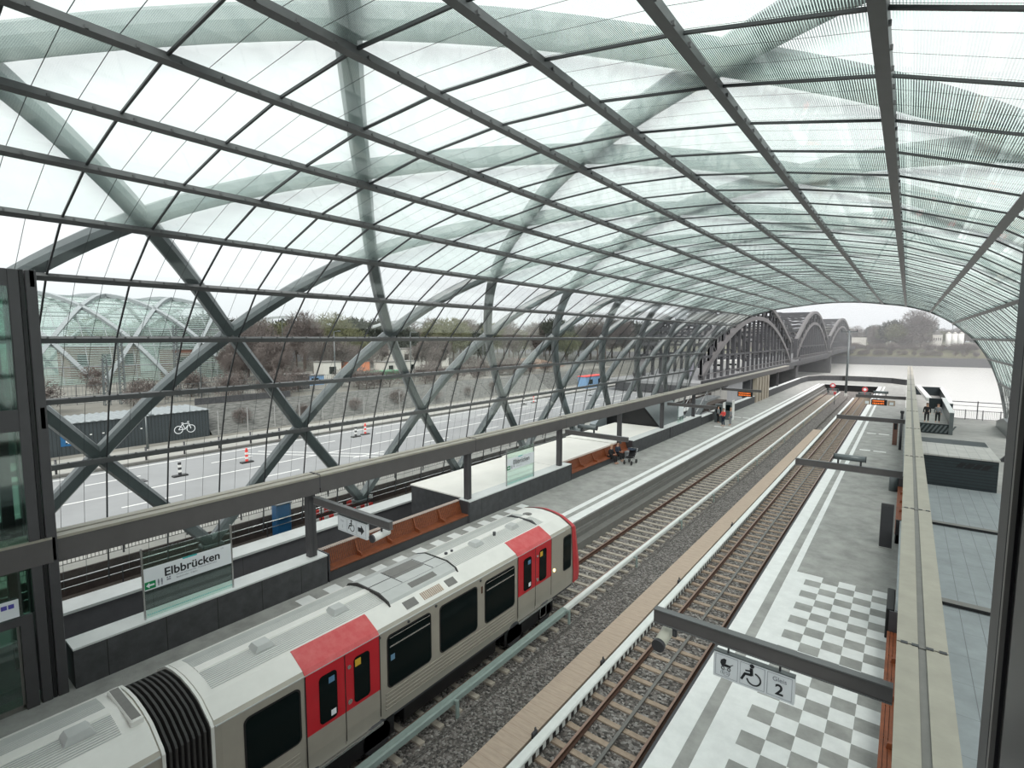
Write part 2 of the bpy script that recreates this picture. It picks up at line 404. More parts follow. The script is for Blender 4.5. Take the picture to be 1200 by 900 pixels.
# ================================================================ THE SETTING
YN, YE = -6.0, 114.0
b = MB().box(-12.2, -3.85, YN, YE, -1.4, -1.10); struct(b, 'track_ballast', 'ballast')
b = MB().prism([(-8.75, -1.1), (-7.4, -1.1), (-7.4, -.86), (-8.45, -.90)], YN, 100); struct(b, 'gravel_bed', 'gravel')
# right platform
b = MB().box(-3.85, .15, YN, YE, -1.4, 0).box(-12.2, .15, YE, 126, -7, 0); b.mi = 1
b.box(-3.85, -3.37, YN, YE+.4, 0, .004); b.box(-3.09, -2.86, 21.5, YE+.4, 0, .004); b.box(-3.09, -2.5, YN, 21.5, 0, .004)
b.box(-12.2, -3.37, YE, YE+.55, 0, .005)
for i in range(48):
    y1 = 21.5-.51*i
    for c in range(5):
        if (i+c) % 2 == 0: b.box(-2.5+.5*c, -2.0+.5*c, y1-.51, y1, 0, .004)
for y in (48.5, 57.5, 66): b.box(-2.6, -1.9, y, y+.35, 0, .004).box(-1.7, -.9, y, y+.35, 0, .004)
struct(b, 'platform_floor', ['asphalt', 'white_paint'])
b = MB().box(-16.75, -12.2, YN, 126, -4.2, 0); b.mi = 1
b.box(-12.2, -12.7, YN, YE+.4, 0, .004); b.box(-12.98, -13.28, YN, YE+.4, 0, .004)
for i in range(26):
    y1 = 21.5-.51*i
    for c in range(5):
        if (i+c) % 2 == 0: b.box(-13.28-.5*c, -13.78-.5*c, y1-.51, y1, 0, .004)
for y in (52.5, 60): b.box(-14.9, -14.2, y, y+.35, 0, .004).box(-14.0, -13.3, y, y+.35, 0, .004)
struct(b, 'platform_floor', ['asphalt', 'white_paint'])
b = MB().box(-12.2, -12.12, YN, YE, -.34, -.02).box(-12.2, -11.62, YN, YE, -1.1, -.72).box(-12.2, -12.0, YN, YE, -.72, -.5)
struct(b, 'platform_edge_ledge', 'gutter')
b = MB().box(-3.93, -3.85, YN, YE, -.34, -.02); struct(b, 'platform_edge_ledge', 'dark')
struct(MB().box(-12.2, -3.85, YE-.3, YE, -1.1, -.02), 'platform_edge_ledge', 'black')

# parapet walls, with coping
def parapet(xf, xb, y0, y1, h=1.05, name='wall_left', cope='white_top'):
    b = MB().box(xf, xb, y0, y1, 0, h-.05); b.mi = 1; s = 1 if xf > xb else -1
    b.box(xf+s*.015, xb-s*.02, y0-.01, y1+.01, h-.05, h); struct(b, name, ['parapet', cope])
parapet(-16.05, -16.72, 3.08, 10.16)
parapet(-16.05, -16.72, 17.72, 27.0)
parapet(-16.05, -16.72, 36.05, 43.6)
parapet(-16.05, -16.72, 43.75, 52.3)
parapet(-16.05, -16.55, 52.35, 56.0, .85)
parapet(-16.05, -16.55, 61.5, 75.0, .95)
parapet(-16.05, -16.55, 84.0, 112, 1.05)
b = MB()     # curved end wall of the platform deck
ce = [(-16.3, 112), (-15.9, 119), (-14.2, 123.6), (-11, 125.4), (-6, 125.6), (-2, 124.2), (.2, 121)]
for (xa, ya), (xb_, yb) in zip(ce[:-1], ce[1:]):
    b.bar((xa, ya, .5), (xb_, yb, .5), .35, 1.0)
    b.mi = 1; b.bar((xa, ya, 1.03), (xb_, yb, 1.03), .4, .06); b.mi = 0
struct(b, 'wall_end', ['parapet', 'concrete'])
for y0, y1 in ((3.0, 8.9), (17.9, 27.0), (36.1, 43.6), (43.75, 72)):
    parapet(.15, .78, y0, y1, 1.05, 'wall_right', 'slate')
# left: sunken yard, kerb wall under the lattice feet
struct(MB().box(-22.6, -16.75, YN, 130, -4.4, -4.2), 'yard_floor', 'yardwall')
b = MB().box(-22.6, -23.5, YN, 70, -4.2, -.78); b.mi = 1; b.box(-22.5, -23.6, YN, 70, -.78, -.68)
struct(b, 'wall_kerb', ['yardwall', 'white_top'])
struct(MB().box(-23.6, -26.2, YN, 90, -4, -1.55), 'planting_strip', mat('dark_soil', (.055, .045, .038), .95, 0, .3, 3, .4, 12))
b = MB().box(-26.2, -29.8, YN-40, 100, -4, -.55); b.mi = 1; b.box(-29.6, -29.85, YN-40, 100, -.55, -.50); struct(b, 'pavement', ['pave', 'concrete'])
struct(MB().box(-26.2, -26.12, YN-40, 90, -1.55, -.56), 'wall_planting', 'brown_brick')
b = MB().box(-29.8, -44.4, YN-40, 105, -4, -.62); b.mi = 1
for x in (-33.9, -37.0, -40.8):
    y = YN
    while y < 100:
        L = 98-y if x == -37.0 else 3
        b.box(x-.07, x+.07, y, y+L, -.62, -.612); y += L+4.5
b.box(-43.6, -43.75, YN, 100, -.62, -.612); b.box(-30.3, -30.45, YN, 100, -.62, -.612)
for y in (26.5, 27.6): b.bar((-31, y, -.614), (-42, y-7, -.614), .14, .006)
struct(b, 'road', ['road', 'roadline'])
b = MB().box(-44.4, -50.2, YN-40, 105, -4, -.5); b.mi = 1; b.box(-44.3, -44.5, YN-40, 100, -.5, -.38)
struct(b, 'far_pavement', ['pave', 'gutter'])
# ramp from road to bridge deck
b = MB().prismx([(100, -4), (100, -.55), (108, .9), (112, 1.9), (112, -4)], -44.4, -26.4); struct(b, 'road_ramp', 'road')
# ground beyond the road, rising bank
struct(MB().add([(-50.2, -60, -.5), (-50.6, -60, -.4), (-56.2, -60, -.3), (-57, -60, 1.6), (-420, -60, 1.6),
                 (-50.2, 118, -.5), (-50.6, 118, -.4), (-56.2, 118, -.3), (-57, 118, 1.6), (-420, 118, 1.6)],
                [(0,1,6,5), (1,2,7,6), (2,3,8,7), (3,4,9,8)]), 'ground', 'soil')
# river and far shore
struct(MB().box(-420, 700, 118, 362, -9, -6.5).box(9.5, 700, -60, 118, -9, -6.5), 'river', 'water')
struct(MB().prismx([(-60, -9), (-60, -.02), (75, -.02), (79, -6.7), (79, -9)], .78, 9.6), 'terrace', 'terrace')
b = MB().prismx([(358, -9), (358, -6.4), (366, -2.6), (372, -2.2), (372, -9)], -420, 700); struct(b, 'quay_bank', 'stonewall')
b = MB().prismx([(372, -9), (372, -2.4), (388, 2.0), (400, 2.6), (900, 3.2), (900, -9)], -420, 700); struct(b, 'far_shore', 'grass')
struct(MB().prismx([(205, -9), (205, -6.2), (190, 1.5), (117.9, 1.5), (117.9, -9)], -420, -62).prism([(-62,-9),(-62,1.5),(-48,-6.2),(-48,-9)],117.9,190).prismx([(117.9,-9),(117.9,-6.2),(108,-.55),(106,-.55),(106,-9)],-62,-44.4), 'near_bank', 'bank')
# concourse deck the photograph was taken from
struct(MB().box(-21, 5, -14, -.15, 6.75, 7.2).box(-21, 5, -14, -13.7, 7.2, 11).box(-21, 5, -14, -.15, 11.2, 11.5), 'concourse_floor', 'gutter')

# ================================================================ CANOPY
XC = -8.0
PR = [(0,13.76),(2.56,13.62),(5.02,13.25),(7.5,12.72),(9.85,11.85),(11.9,10.5),(13.6,8.68),(14.8,6.6),(15.6,4.2),(16.05,1.8),(16.35,-.68)]
EN = [87,86.2,85,82,80,79,76,74.5,73,72,71]
def PK(k):
    s = 1 if k >= 0 else -1; k = min(abs(k), 10); x, z = PR[k]; return Vector((XC+s*x, 0, z))
def Pu(u, off=0.):
    u = max(-10, min(10, u)); i = math.floor(u); i = min(i, 9); t = u-i
    p0 = PK(i-1) if i-1 >= -10 else PK(i)*2-PK(i+1); p1 = PK(i); p2 = PK(i+1); p3 = PK(i+2) if i+2 <= 10 else p2*2-p1
    p = .5*((2*p1)+(p2-p0)*t+(2*p0-5*p1+4*p2-p3)*t*t+(3*p1-p0-3*p2+p3)*t**3)
    d = .5*((p2-p0)+2*(2*p0-5*p1+4*p2-p3)*t+3*(3*p1-p0-3*p2+p3)*t*t)
    d.normalize(); n = Vector((-d.z, 0, d.x))
    return p+n*off, d, n
def PuL(u, off=0.):
    # flat panels between the purlins
    u = max(-10, min(10, u)); i = min(math.floor(u), 9); t = u-i; p = PK(i)*(1-t)+PK(i+1)*t; d = (PK(i+1)-PK(i)).normalized()
    n = Pu(u)[2]; return p+n*off, d, n
def endY(u):
    a = abs(u); i = min(int(a), 9); return EN[i]*(1-(a-i))+EN[i+1]*(a-i)
YS = -6.32
canopy = thing('station_canopy', 'huge arched glass canopy on curved grey steel lattice spanning both tracks and platforms', 'canopy', (XC, 40, -.7))
bars_y = [1.84+2.04*j for j in range(-4, 42)]
for k in range(-8, 9):
    p, d, n = Pu(k)
    b = MB(); ang = math.atan2(d.z, d.x)
    y1 = endY(k)
    fr = [(Vector((p.x, y, p.z)), d, n) for y in (YS, y1)]
    b.sweep(fr, [(-.10,-.07),(.10,-.07),(.10,-.055),(.075,-.055),(.075,.08),(-.075,.08),(-.075,-.055),(-.10,-.055)])
    y = YS+.2
    while y < min(y1, 46):
        q = Vector((p.x, y, p.z))+d*.10+n*-.03; b.bar(q, q+Vector((0,.05,0)), .05, .06); y += .68
    b.build('purlin', 'purlin', canopy)
for y in bars_y:
    us = [i/3 for i in range(-30, 31) if endY(i/3) > y-.02]
    segs = []; cur = []
    for u in us:
        if cur and u-cur[-1] > .4: segs.append(cur); cur = []
        cur.append(u)
    segs.append(cur); b = MB()
    for sg in segs:
        if len(sg) < 2: continue
        fr = []
        for u in sg:
            p, d, n = PuL(u, .03); fr.append((Vector((p.x, y, p.z)), Vector((0,1,0)), n))
        b.sweep(fr, [(-.024,-.005),(.024,-.005),(.024,.04),(-.024,.04)])
    b.build('glazing_bar', 'bar', canopy)
for k in range(-10, 10):
    b = MB()
    for i in range(3):
        ua, ub = k+i/3, k+(i+1)/3
        pa, pb = PuL(ua, .10)[0], PuL(ub, .10)[0]
        b.add([(pa.x, YS, pa.z), (pa.x, endY(ua), pa.z), (pb.x, endY(ub), pb.z), (pb.x, YS, pb.z)], [(0,1,2,3)])
    b.build('glass_strip', 'glass_frit' if -4 <= k < 8 else 'glass_clear', canopy, fix=False)
sec = [(-.16,-.24),(.16,-.24),(.25,-.10),(.25,.12),(.16,.24),(-.16,.24),(-.25,.12),(-.25,-.10)]
for fam in (1, -1):
    for m in range(-6, 16):
        Y0 = 9.84+8.16*m if fam == 1 else 9.84+8.16*m
        seq = []
        for i in range(0, 81):
            u = -10+i/4; y = Y0+fam*2.04*(u+10)
            if y < YS-.6 or y > endY(u)+.3: 
                if seq: break
                continue
            seq.append((u, y))
        # second visible stretch of an arch that leaves and re-enters is not built
        if len(seq) < 5: continue
        fr = []
        pts = [Pu(u, .46) for u, y in seq]
        for i, (u, y) in enumerate(seq):
            p, d, n = pts[i]; T = Vector((d.x, 0, d.z)); 
            # derivative along the arch: |dP/du| about 2.5 m per step
            T = (T*2.5+Vector((0, fam*2.04, 0))).normalized(); B = T.cross(n).normalized()
            fr.append((Vector((p.x, y, p.z)), B, n))
        MB().sweep(fr, sec).build('lattice_arch', 'steel', canopy)
# steel feet of the lattice on the kerb wall
for s in (-1, 1):
    for m in range(-2, 8):
        y = 9.84+8.16*m; x = XC+s*16.78
        if y > 71 or y < YS: continue
        b = MB().bev(x-.28, x+.28, y-.45, y+.45, -.70, -.58, .03)
        b.build('foot', 'steel', canopy)
# stubs between purlins and lattice nodes
b = MB()
for k in range(-8, 9, 2):
    for m in range(-1, 10):
        y = 5.76+8.16*m+(4.08 if (k//2) % 2 else 0)
        if YS < y < endY(k):
            p, d, n = Pu(k, .05); q = p+n*.25; b.tube((p.x,y,p.z), (q.x,y,q.z), .05, 6)
b.build('node_stub', 'purlin', canopy)
fr = []
for i in range(-30, 31):
    p, d, n = Pu(i/3, .05); fr.append((Vector((p.x, endY(i/3), p.z)), Vector((0,1,0)), n))
MB().sweep(fr, [(-.06,-.12),(.06,-.12),(.06,.12),(-.06,.12)]).build('end_rim', 'purlin', canopy)

# ================================================================ TRACKS
def rail(xc, y0, y1, label, zb=-1.03):
    b = MB(); b.mi = 0
    b.prism([(xc-.065,zb),(xc+.065,zb),(xc+.065,zb+.015),(xc+.01,zb+.03),(xc+.01,zb+.10),(xc+.034,zb+.11),(xc+.034,zb+.135),(xc-.034,zb+.135),(xc-.034,zb+.11),(xc-.01,zb+.10),(xc-.01,zb+.03),(xc-.065,zb+.015)], y0, y1)
    b.mi = 1; b.box(xc-.03, xc+.03, y0, y1, zb+.135, zb+.142)
    o = solo(b, 'rail', ['rust', 'railhead'], label, 'rail', 'running rails'); return o
TX1, TX2 = -10.12, -5.18
rail(TX1-.74, YN, 105.8, 'rusty running rail nearest the left platform wall, ahead of the train')
rail(TX1+.74, YN, 105.8, 'rusty running rail beside the grey power rail guard of the left track')
rail(TX2-.74, YN, 100.8, 'left rusty running rail of the empty right-hand track')
rail(TX2+.74, YN, 100.8, 'right rusty running rail hugging the right platform edge')
def sleeper(x0, x1, m, label, grp):
    b = MB(); n = 8; L = x1-x0
    for i in range(n):   # slightly dished top, as on a two-hollow concrete sleeper
        xa, xb_ = x0+L*i/n, x0+L*(i+1)/n
        za = -1.035-.03*math.sin(math.pi*i/n); zb = -1.035-.03*math.sin(math.pi*(i+1)/n)
        b.prism([(xa,-1.22),(xb_,-1.22),(xb_,zb),(xa,za)], -.08, .08)
    o = solo(b, 'railway_sleeper', m, label, 'sleeper', grp); return o
s2 = sleeper(-6.44, -3.95, 'sleeper', 'tan concrete sleeper across the empty right-hand track', 'sleepers of the right-hand track')
s1 = sleeper(-11.6, -8.84, 'sleeper_grey', 'pale concrete sleeper across the left-hand track', 'sleepers of the left-hand track')
for s, x in ((s2, s2.location.x), (s1, s1.location.x)):
    z = s.location.z; s.location = (x, 3.2, z)
    for i in range(1, 147):
        o = s.copy(); C.objects.link(o); o.location = (x+random.uniform(-.01,.01), 3.2+.685*i, z)
        o.rotation_euler.z = random.uniform(-.008, .008)
b = MB().box(-5.21, -5.13, YN, 100, -1.02, -.985)
solo(b, 'track_cable', 'gutter', 'thin grey signal cable running down the middle of the right-hand track', 'cable')

# power rail guards
g = thing('power_rail_guard', 'long grey-green power rail guard on brackets between the train and the gravel', 'power rail', (-8.98, 50, -1.06))
b = MB().prism([(-9.08,-.76),(-8.89,-.76),(-8.89,-.62),(-8.92,-.58),(-9.08,-.58)], YN, 14.8); b.build('near_cover', 'guard_teal', g)['label'] = 'grey-green cover'
b = MB().prism([(-9.06,-.74),(-8.92,-.74),(-8.92,-.62),(-8.94,-.58),(-9.06,-.58)], 14.8, 106); b.build('far_cover', 'guard_white', g)['label'] = 'white cover'
y = 9.2-5.6*2
while y < 104:
    MB().box(-8.82, -8.77, y-.05, y+.05, -1.1, -.62).box(-8.98,-8.8, y-.04, y+.04, -.7, -.64).build('bracket', 'guard_teal', g); y += 5.6
g = thing('power_rail_guard', 'white power rail guard with black slots along the right-hand track', 'power rail', (-6.45, 50, -1.06))
b = MB().prism([(-6.57,-.80),(-6.34,-.80),(-6.34,-.76),(-6.37,-.73),(-6.57,-.73)], YN, 98); b.build('top_cover', 'guard_white', g)
b = MB().box(-6.36, -6.345, YN, 98, -.96, -.80)
b.build('side_skirt', 'guard_white', g)
b = MB(); y = 6.2
n = 0
while n < 100:
    MB().box(-6.345, -6.335, y, y+.13, -.95, -.81).build('slot', 'black', g); y += .29; n += 1
while y < 80: b.box(-6.345, -6.335, y, y+.13, -.95, -.81); y += .29
tag(b.build('slot', 'black', g), kind='stuff')
y = YN
while y < 97: MB().box(-6.55, -6.36, y-.05, y+.05, -1.03, -.80).build('bracket', 'dark', g); y += 4.1
b = MB().box(-7.42, -6.68, YN, 62, -.86, -.80); b.mi = 1; b.box(-7.38, -6.72, YN, 62, -1.1, -.86)
solo(b, 'cable_trough', ['walk', 'concrete'], 'tan slab-covered cable trough running between the two tracks', 'cable trough')
for y, n in ((13.1, 0), (9.6, 1), (19.5, 2), (27.2, 3)):
    b = MB().bev(-6.66, -6.6, y-.1, y+.1, -.80, -.66, .01); b.box(-6.655, -6.62, y+.03, y+.07, -.66, -.6)
    solo(b, 'cable_clamp', 'dark', ['small dark clamp on the trough edge above the slotted guard, second from the camera', 'small dark clamp on the trough edge, nearest to the camera', 'small dark clamp on the trough edge, third from the camera', 'small dark clamp on the trough edge, farthest from the camera'][n], 'clamp', 'trough clamps')
# buffer stops
for x, lab in ((TX1, 'red and white buffer stop disc at the end of the left-hand track'), (TX2, 'red and white buffer stop disc at the end of the right-hand track')):
    y = 106 if x == TX1 else 101
    t = thing('buffer_stop', lab, 'buffer stop', (x, y, -1.06), 'buffer stops')
    MB().box(x-.9, x+.9, y, y+.25, -.45, -.1).bar((x-.74,y+.1,-1),(x-.74,y+.1,-.1),.16,.2,(0,1,0)).bar((x+.74,y+.1,-1),(x+.74,y+.1,-.1),.16,.2,(0,1,0)).bar((x-.74,y+2.2,-1),(x-.74,y+.2,-.2),.14,.16).bar((x+.74,y+2.2,-1),(x+.74,y+.2,-.2),.14,.16).build('frame', 'steel', t)
    pl = Plane((x, y-.05, .45), (1,0,0), (0,0,1)); b = MB(); pl.circ(b, 0, 0, .42, .0, .04, 20); b.mi = 1; pl.ring(b, 0, 0, .22, .42, 0, 360, .01); 
    pl.rect(b, -.05, .05, -.9, -.6, .0, .04); b.build('disc', ['sign', 'redfade'], t)
x, y = -8.1, 88
t = thing('trackside_signal', 'small red-topped trackside signal post between the tracks', 'signal', (x, y, -.9))
MB().tube((x,y,-.9),(x,y,.7),.05,8).build('post', 'steel', t); MB().bev(x-.16,x+.16,y-.1,y+.1,.55,.95,.03).build('head', 'redfade', t)
x, y = -8.0, 104
t = thing('signal_mast', 'tall slim grey mast with a short crossarm rising at the end of the tracks', 'mast', (x, y, -1.1))
MB().bev(x-.22,x+.22,y-.22,y+.22,-1.1,-.6,.04).build('base','concrete',t)
MB().tube((x,y,-.6),(x,y,10),.19,8,.13).build('pole','steel',t); MB().box(x-1.2,x+1.2,y-.06,y+.06,9.7,9.85).build('crossarm','steel',t)
for s in (-1.1, 0, 1.1): MB().tube((x+s,y,9.85),(x+s,y,10.15),.07,6).build('insulator','dark',t)

# ================================================================ LONG BEAMS, POSTS, ARMS
def long_beam(s, name_label):
    """s=-1 left platform, s=+1 right platform; beam over the parapet line"""
    X0, X1 = (-16.1, -16.76) if s < 0 else (.12, .76)
    t = thing('platform_beam', name_label, 'beam', ((X0+X1)/2, 40, 0), 'long beams over the platform walls')
    ends = [-4.0]
    y = 10.02
    ends = [-6.0, 1.8, 10.02]
    while ends[-1] < 90: ends.append(ends[-1]+8.25)
    last = 100 if s < 0 else 112
    ends = [e for e in ends if e < last-3]+[last]
    d = 1 if X1 > X0 else -1
    for a, c in zip(ends[:-1], ends[1:]):
        b = MB(); g = .02
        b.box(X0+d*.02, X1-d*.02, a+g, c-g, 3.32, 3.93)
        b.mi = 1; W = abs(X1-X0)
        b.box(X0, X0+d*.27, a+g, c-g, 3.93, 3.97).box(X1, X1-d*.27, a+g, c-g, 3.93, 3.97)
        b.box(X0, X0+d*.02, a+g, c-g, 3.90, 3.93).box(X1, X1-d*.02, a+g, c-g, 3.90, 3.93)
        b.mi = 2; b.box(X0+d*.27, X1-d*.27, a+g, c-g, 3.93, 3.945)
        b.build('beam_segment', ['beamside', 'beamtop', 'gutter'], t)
        if c < last-1:
            k = MB()
            for q in (.05, .19, .37, .53): k.box(X0+d*q, X0+d*(q+.09), c-.035, c+.035, 3.945, 3.985)
            k.box(X0+d*.02, X1-d*.02, c-.02, c+.02, 3.5, 3.93); k.build('joint_cover', 'dark', t)
    return t, X0, X1, d
bl, X0, X1, d_ = long_beam(-1, 'long grey beam with beige top above the left platform wall')
for i in range(11):
    y = 9.78+8.2*i
    if 5 < i < 9: continue
    zt = 1.06 if y < 53 else 0
    b = MB().bev(-16.54, -16.26, y-.15, y+.15, zt, 3.32, .03); b.mi = 1; b.box(-16.42, -16.38, y+.15, y+.16, zt, 3.3).box(-16.26, -16.25, y-.03, y+.03, zt, 3.3)
    b.build('post', ['frame', 'dark'], bl)
br, X0, X1, d_ = long_beam(1, 'long grey beam with beige top above the right platform wall')
for i in range(12):
    y = 9.78+8.2*i
    MB().bev(.30, .56, y-.15, y+.15, 1.06 if y < 72 else 0, 3.32, .03).build('post', 'frame', br)
for i, y in enumerate((9.8, 26.4, 43.0, 59.2)):
    b = MB().box(-16.1, -12.05, y-.06, y+.06, 3.02, 3.24); b.mi = 1; b.box(-16.1, -12.05, y-.08, y+.08, 3.24, 3.262).box(-16.1, -12.05, y-.08, y+.08, 3.0, 3.02)
    b.build('arm', ['beamside', 'purlin'], bl)
for i, y in enumerate((9.85, 26.5, 43.6, 60.6)):
    b = MB().box(.12, -3.82, y-.06, y+.06, 3.02, 3.27); b.mi = 1; b.box(.12, -3.82, y-.08, y+.08, 3.27, 3.292).box(.12, -3.82, y-.08, y+.08, 3.0, 3.02)
    b.build('arm', ['beamside', 'purlin'], br)

# loudspeaker housings on the arms
def housing(x, y, z, label, grp='tubular loudspeakers on the arms'):
    t = thing('loudspeaker', label, 'loudspeaker', (x, y, z), grp)
    b = MB().tube((x-.58, y, z+.3), (x+.58, y, z+.3), .13, 14); b.build('casing', 'steel', t)
    MB().box(x-.45, x-.38, y-.05, y+.05, z, z+.18).box(x+.38, x+.45, y-.05, y+.05, z, z+.18).build('bracket', 'dark', t)
    b = MB().tube((x-.60, y, z+.3), (x-.58, y, z+.3), .14, 14).tube((x+.60, y, z+.3), (x+.58, y, z+.3), .14, 14); b.build('end_cap', 'dark', t)
housing(-1.75, 26.5, 3.293, 'grey tubular loudspeaker on the second arm of the right platform')
housing(-1.85, 60.6, 3.293, 'grey tubular loudspeaker on the far arm of the right platform')
housing(-14.6, 26.4, 3.263, 'grey tubular loudspeaker on the left platform arm beside the seated people')
t = thing('camera', 'pale cylindrical camera hanging at the end of the left arm above the long bench', 'camera', (-12.5, 9.8, 2.55), 'platform cameras')
MB().tube((-12.62,9.55,2.68),(-12.62,10.15,2.74),.12,14).build('casing', 'white', t)
MB().tube((-12.62,9.50,2.675),(-12.62,9.56,2.68),.125,14).build('lens_ring', 'dark', t)
MB().tube((-12.5,9.8,2.85),(-12.5,9.8,3.0),.03,8).build('bracket', 'dark', t)
t = thing('camera', 'pale camera hanging from the near end of the Gleis 2 arm over the rails', 'camera', (-3.6, 9.85, 2.6), 'platform cameras')
MB().tube((-3.60,9.55,2.72),(-3.60,10.1,2.80),.12,14).build('casing', 'beige', t)
MB().tube((-3.60,9.48,2.71),(-3.60,9.56,2.72),.13,14).build('lens_ring', 'dark', t)
MB().tube((-3.4,9.85,2.82),(-3.4,9.85,3.0),.05,8).build('bracket', 'dark', t)

# hanging signs
def hang_sign(name, x0, x1, y, z0, z1, label):
    t = thing(name, label, 'sign', ((x0+x1)/2, y, z0), 'hanging platform signs')
    b = MB().bev(x0, x1, y-.05, y+.05, z0, z1, .01); b.build('board', 'sign', t)
    MB().tube((x0+.25, y, z1), (x0+.25, y, 3.0), .02, 6).build('hanger', 'dark', t); MB().tube((x1-.25, y, z1), (x1-.25, y, 3.0), .02, 6).build('hanger', 'dark', t)
    MB().box(x0, x1, y-.055, y+.055, z1-.01, z1+.015).build('top_rail', 'steel', t)
    return t, Plane((x0, y-.051, z0), (1,0,0), (0,0,1))
t, pl = hang_sign('platform_sign', -2.62, -1.24, 9.85, 2.36, 2.86, 'white hanging sign with pram, wheelchair and Gleis 2')
b = MB()
for u0, u1 in ((.04,.44),(.48,.90),(.94,1.34)):
    for a in ((u0,u1,.04,.045),(u0,u1,.455,.46),(u0,u0+.005,.04,.46),(u1-.005,u1,.04,.46)): pl.rect(b, *a)
b.build('panel_outline', 'signgrey', t)
b = MB(); pram(pl, b, .23, .30, .30); b.build('pram_symbol', 'signtext', t)
b = MB(); pl.ring(b, .24, .13, .06, .065, 0, 360); text_mb('(U/S)', .08, pl.p(.13,.10), pl.x, pl.y, mb=b); b.build('small_print', 'signgrey', t)
b = MB(); wheelchair(pl, b, .69, .25, .46); b.build('wheelchair_symbol', 'signtext', t)
text_mb('Gleis', .115, pl.p(1.14,.33), pl.x, pl.y, align='CENTER', bold=.001).build('lettering', 'signgrey', t)
text_mb('2', .28, pl.p(1.14,.09), pl.x, pl.y, align='CENTER', bold=.006).build('numeral', 'signtext', t)
t, pl = hang_sign('platform_sign', -14.72, -13.18, 9.8, 2.42, 2.94, 'white hanging sign with wheelchair and black arrow over the left platform')
b = MB()
for u0, u1 in ((.04,.50),(.54,1.0),(1.04,1.50)):
    for a in ((u0,u1,.04,.045),(u0,u1,.475,.48),(u0,u0+.005,.04,.48),(u1-.005,u1,.04,.48)): pl.rect(b, *a)
b.build('panel_outline', 'signgrey', t)
b = MB(); wheelchair(pl, b, .77, .27, .44); b.build('wheelchair_symbol', 'signtext', t)
b = MB(); pl.poly(b, [(1.42,.26),(1.26,.42),(1.26,.33),(1.10,.33),(1.10,.19),(1.26,.19),(1.26,.10)]); b.build('arrow', 'signtext', t)
b = text_mb('Gleis', .09, pl.p(.27,.33), pl.x, pl.y, align='CENTER'); text_mb('1', .16, pl.p(.27,.12), pl.x, pl.y, align='CENTER', mb=b); b.build('lettering', 'signgrey', t)

# station name signs: glass panes on the wall with a printed board
def name_sign(y0, y1, label, x=-16.2, z0=1.05, z1=3.05, full=True):
    t = thing('station_sign', label, 'sign', (x, (y0+y1)/2, z0), 'station name signs')
    MB().box(x-.012, x+.012, y0+.03, y1-.03, z0+.02, z1-.12).build('glass_pane', 'glass_pane', t)
    for y in (y0, y1): MB().box(x-.03, x+.03, y-.02, y+.02, z0, z1).build('pole', 'chrome', t)
    L = y1-y0; pl = Plane((x+.02, y0, z0), (0,1,0), (0,0,1))
    b = MB(); pl.rect(b, .02, L-.02, .80, 1.42, .005, .012); b.build('board', 'sign', t)
    if full:
        text_mb('Elbbrücken', .33, pl.p(L*.215, 1.06), pl.x, pl.y, .008, bold=.007).build('station_name', 'signtext', t)
        b = MB(); pl.rect(b, .03, .29, .83, 1.04, .008); b.build('exit_panel', 'green', t)
        b = MB(); pl.poly(b, [(.06,.935),(.14,1.01),(.14,.96),(.26,.96),(.26,.91),(.14,.91),(.14,.86)], .012); b.build('exit_arrow', 'sign', t)
        b = MB(); pl.rect(b, .98, 1.36, 1.385, 1.43, .008); b.build('line_tab', 'turq', t)
        b = text_mb('Zweibrückenstraße   Freihafenelbbrücke', .066, pl.p(.80,.985), pl.x, pl.y, .008)
        text_mb('Baakenhafen  S-Bahn', .066, pl.p(.80,.90), pl.x, pl.y, .008, mb=b)
        text_mb('U4', .06, pl.p(2.02,1.34), pl.x, pl.y, .008, mb=b); b.build('small_print', 'signgrey', t)
        b = MB()
        for i, u in enumerate((.36, .44)):
            pl.circ(b, u, 1.02, .018, .008); pl.rect(b, u-.022, u+.022, .92, 1.0, .008); pl.rect(b, u-.018, u-.004, .85, .92, .008); pl.rect(b, u+.004, u+.018, .85, .92, .008)
        pl.rect(b, .56, .60, .98, 1.02, .008).add([], []); pl.rect(b, .62, .66, .98, 1.02, .008); pl.rect(b, .56, .66, .92, .96, .008); b.build('pictogram', 'signgrey', t)
    b = MB(); u = .06
    while u < L-.05: pl.rect(b, u, u+.025, .10, .125, .008); u += .05
    b.build('dot_row', 'turq', t)
    return t
name_sign(4.66, 6.99, 'glass pane sign with white board reading Elbbrücken, nearest on the left wall')
name_sign(20.75, 23.2, 'glass pane sign reading Elbbrücken standing before the white shed roof')
# far glass info pane
t = thing('information_pane', 'upright pale glass information pane on the far left wall', 'sign', (-16.3, 46.9, 1.05))
MB().box(-16.32,-16.29,46.2,47.7,1.05,2.8).build('glass_pane','glass_pane',t); b = MB(); Plane((-16.28,46.2,1.05),(0,1,0),(0,0,1)).rect(b,.1,1.4,.5,1.6); b.build('notice','sign',t)

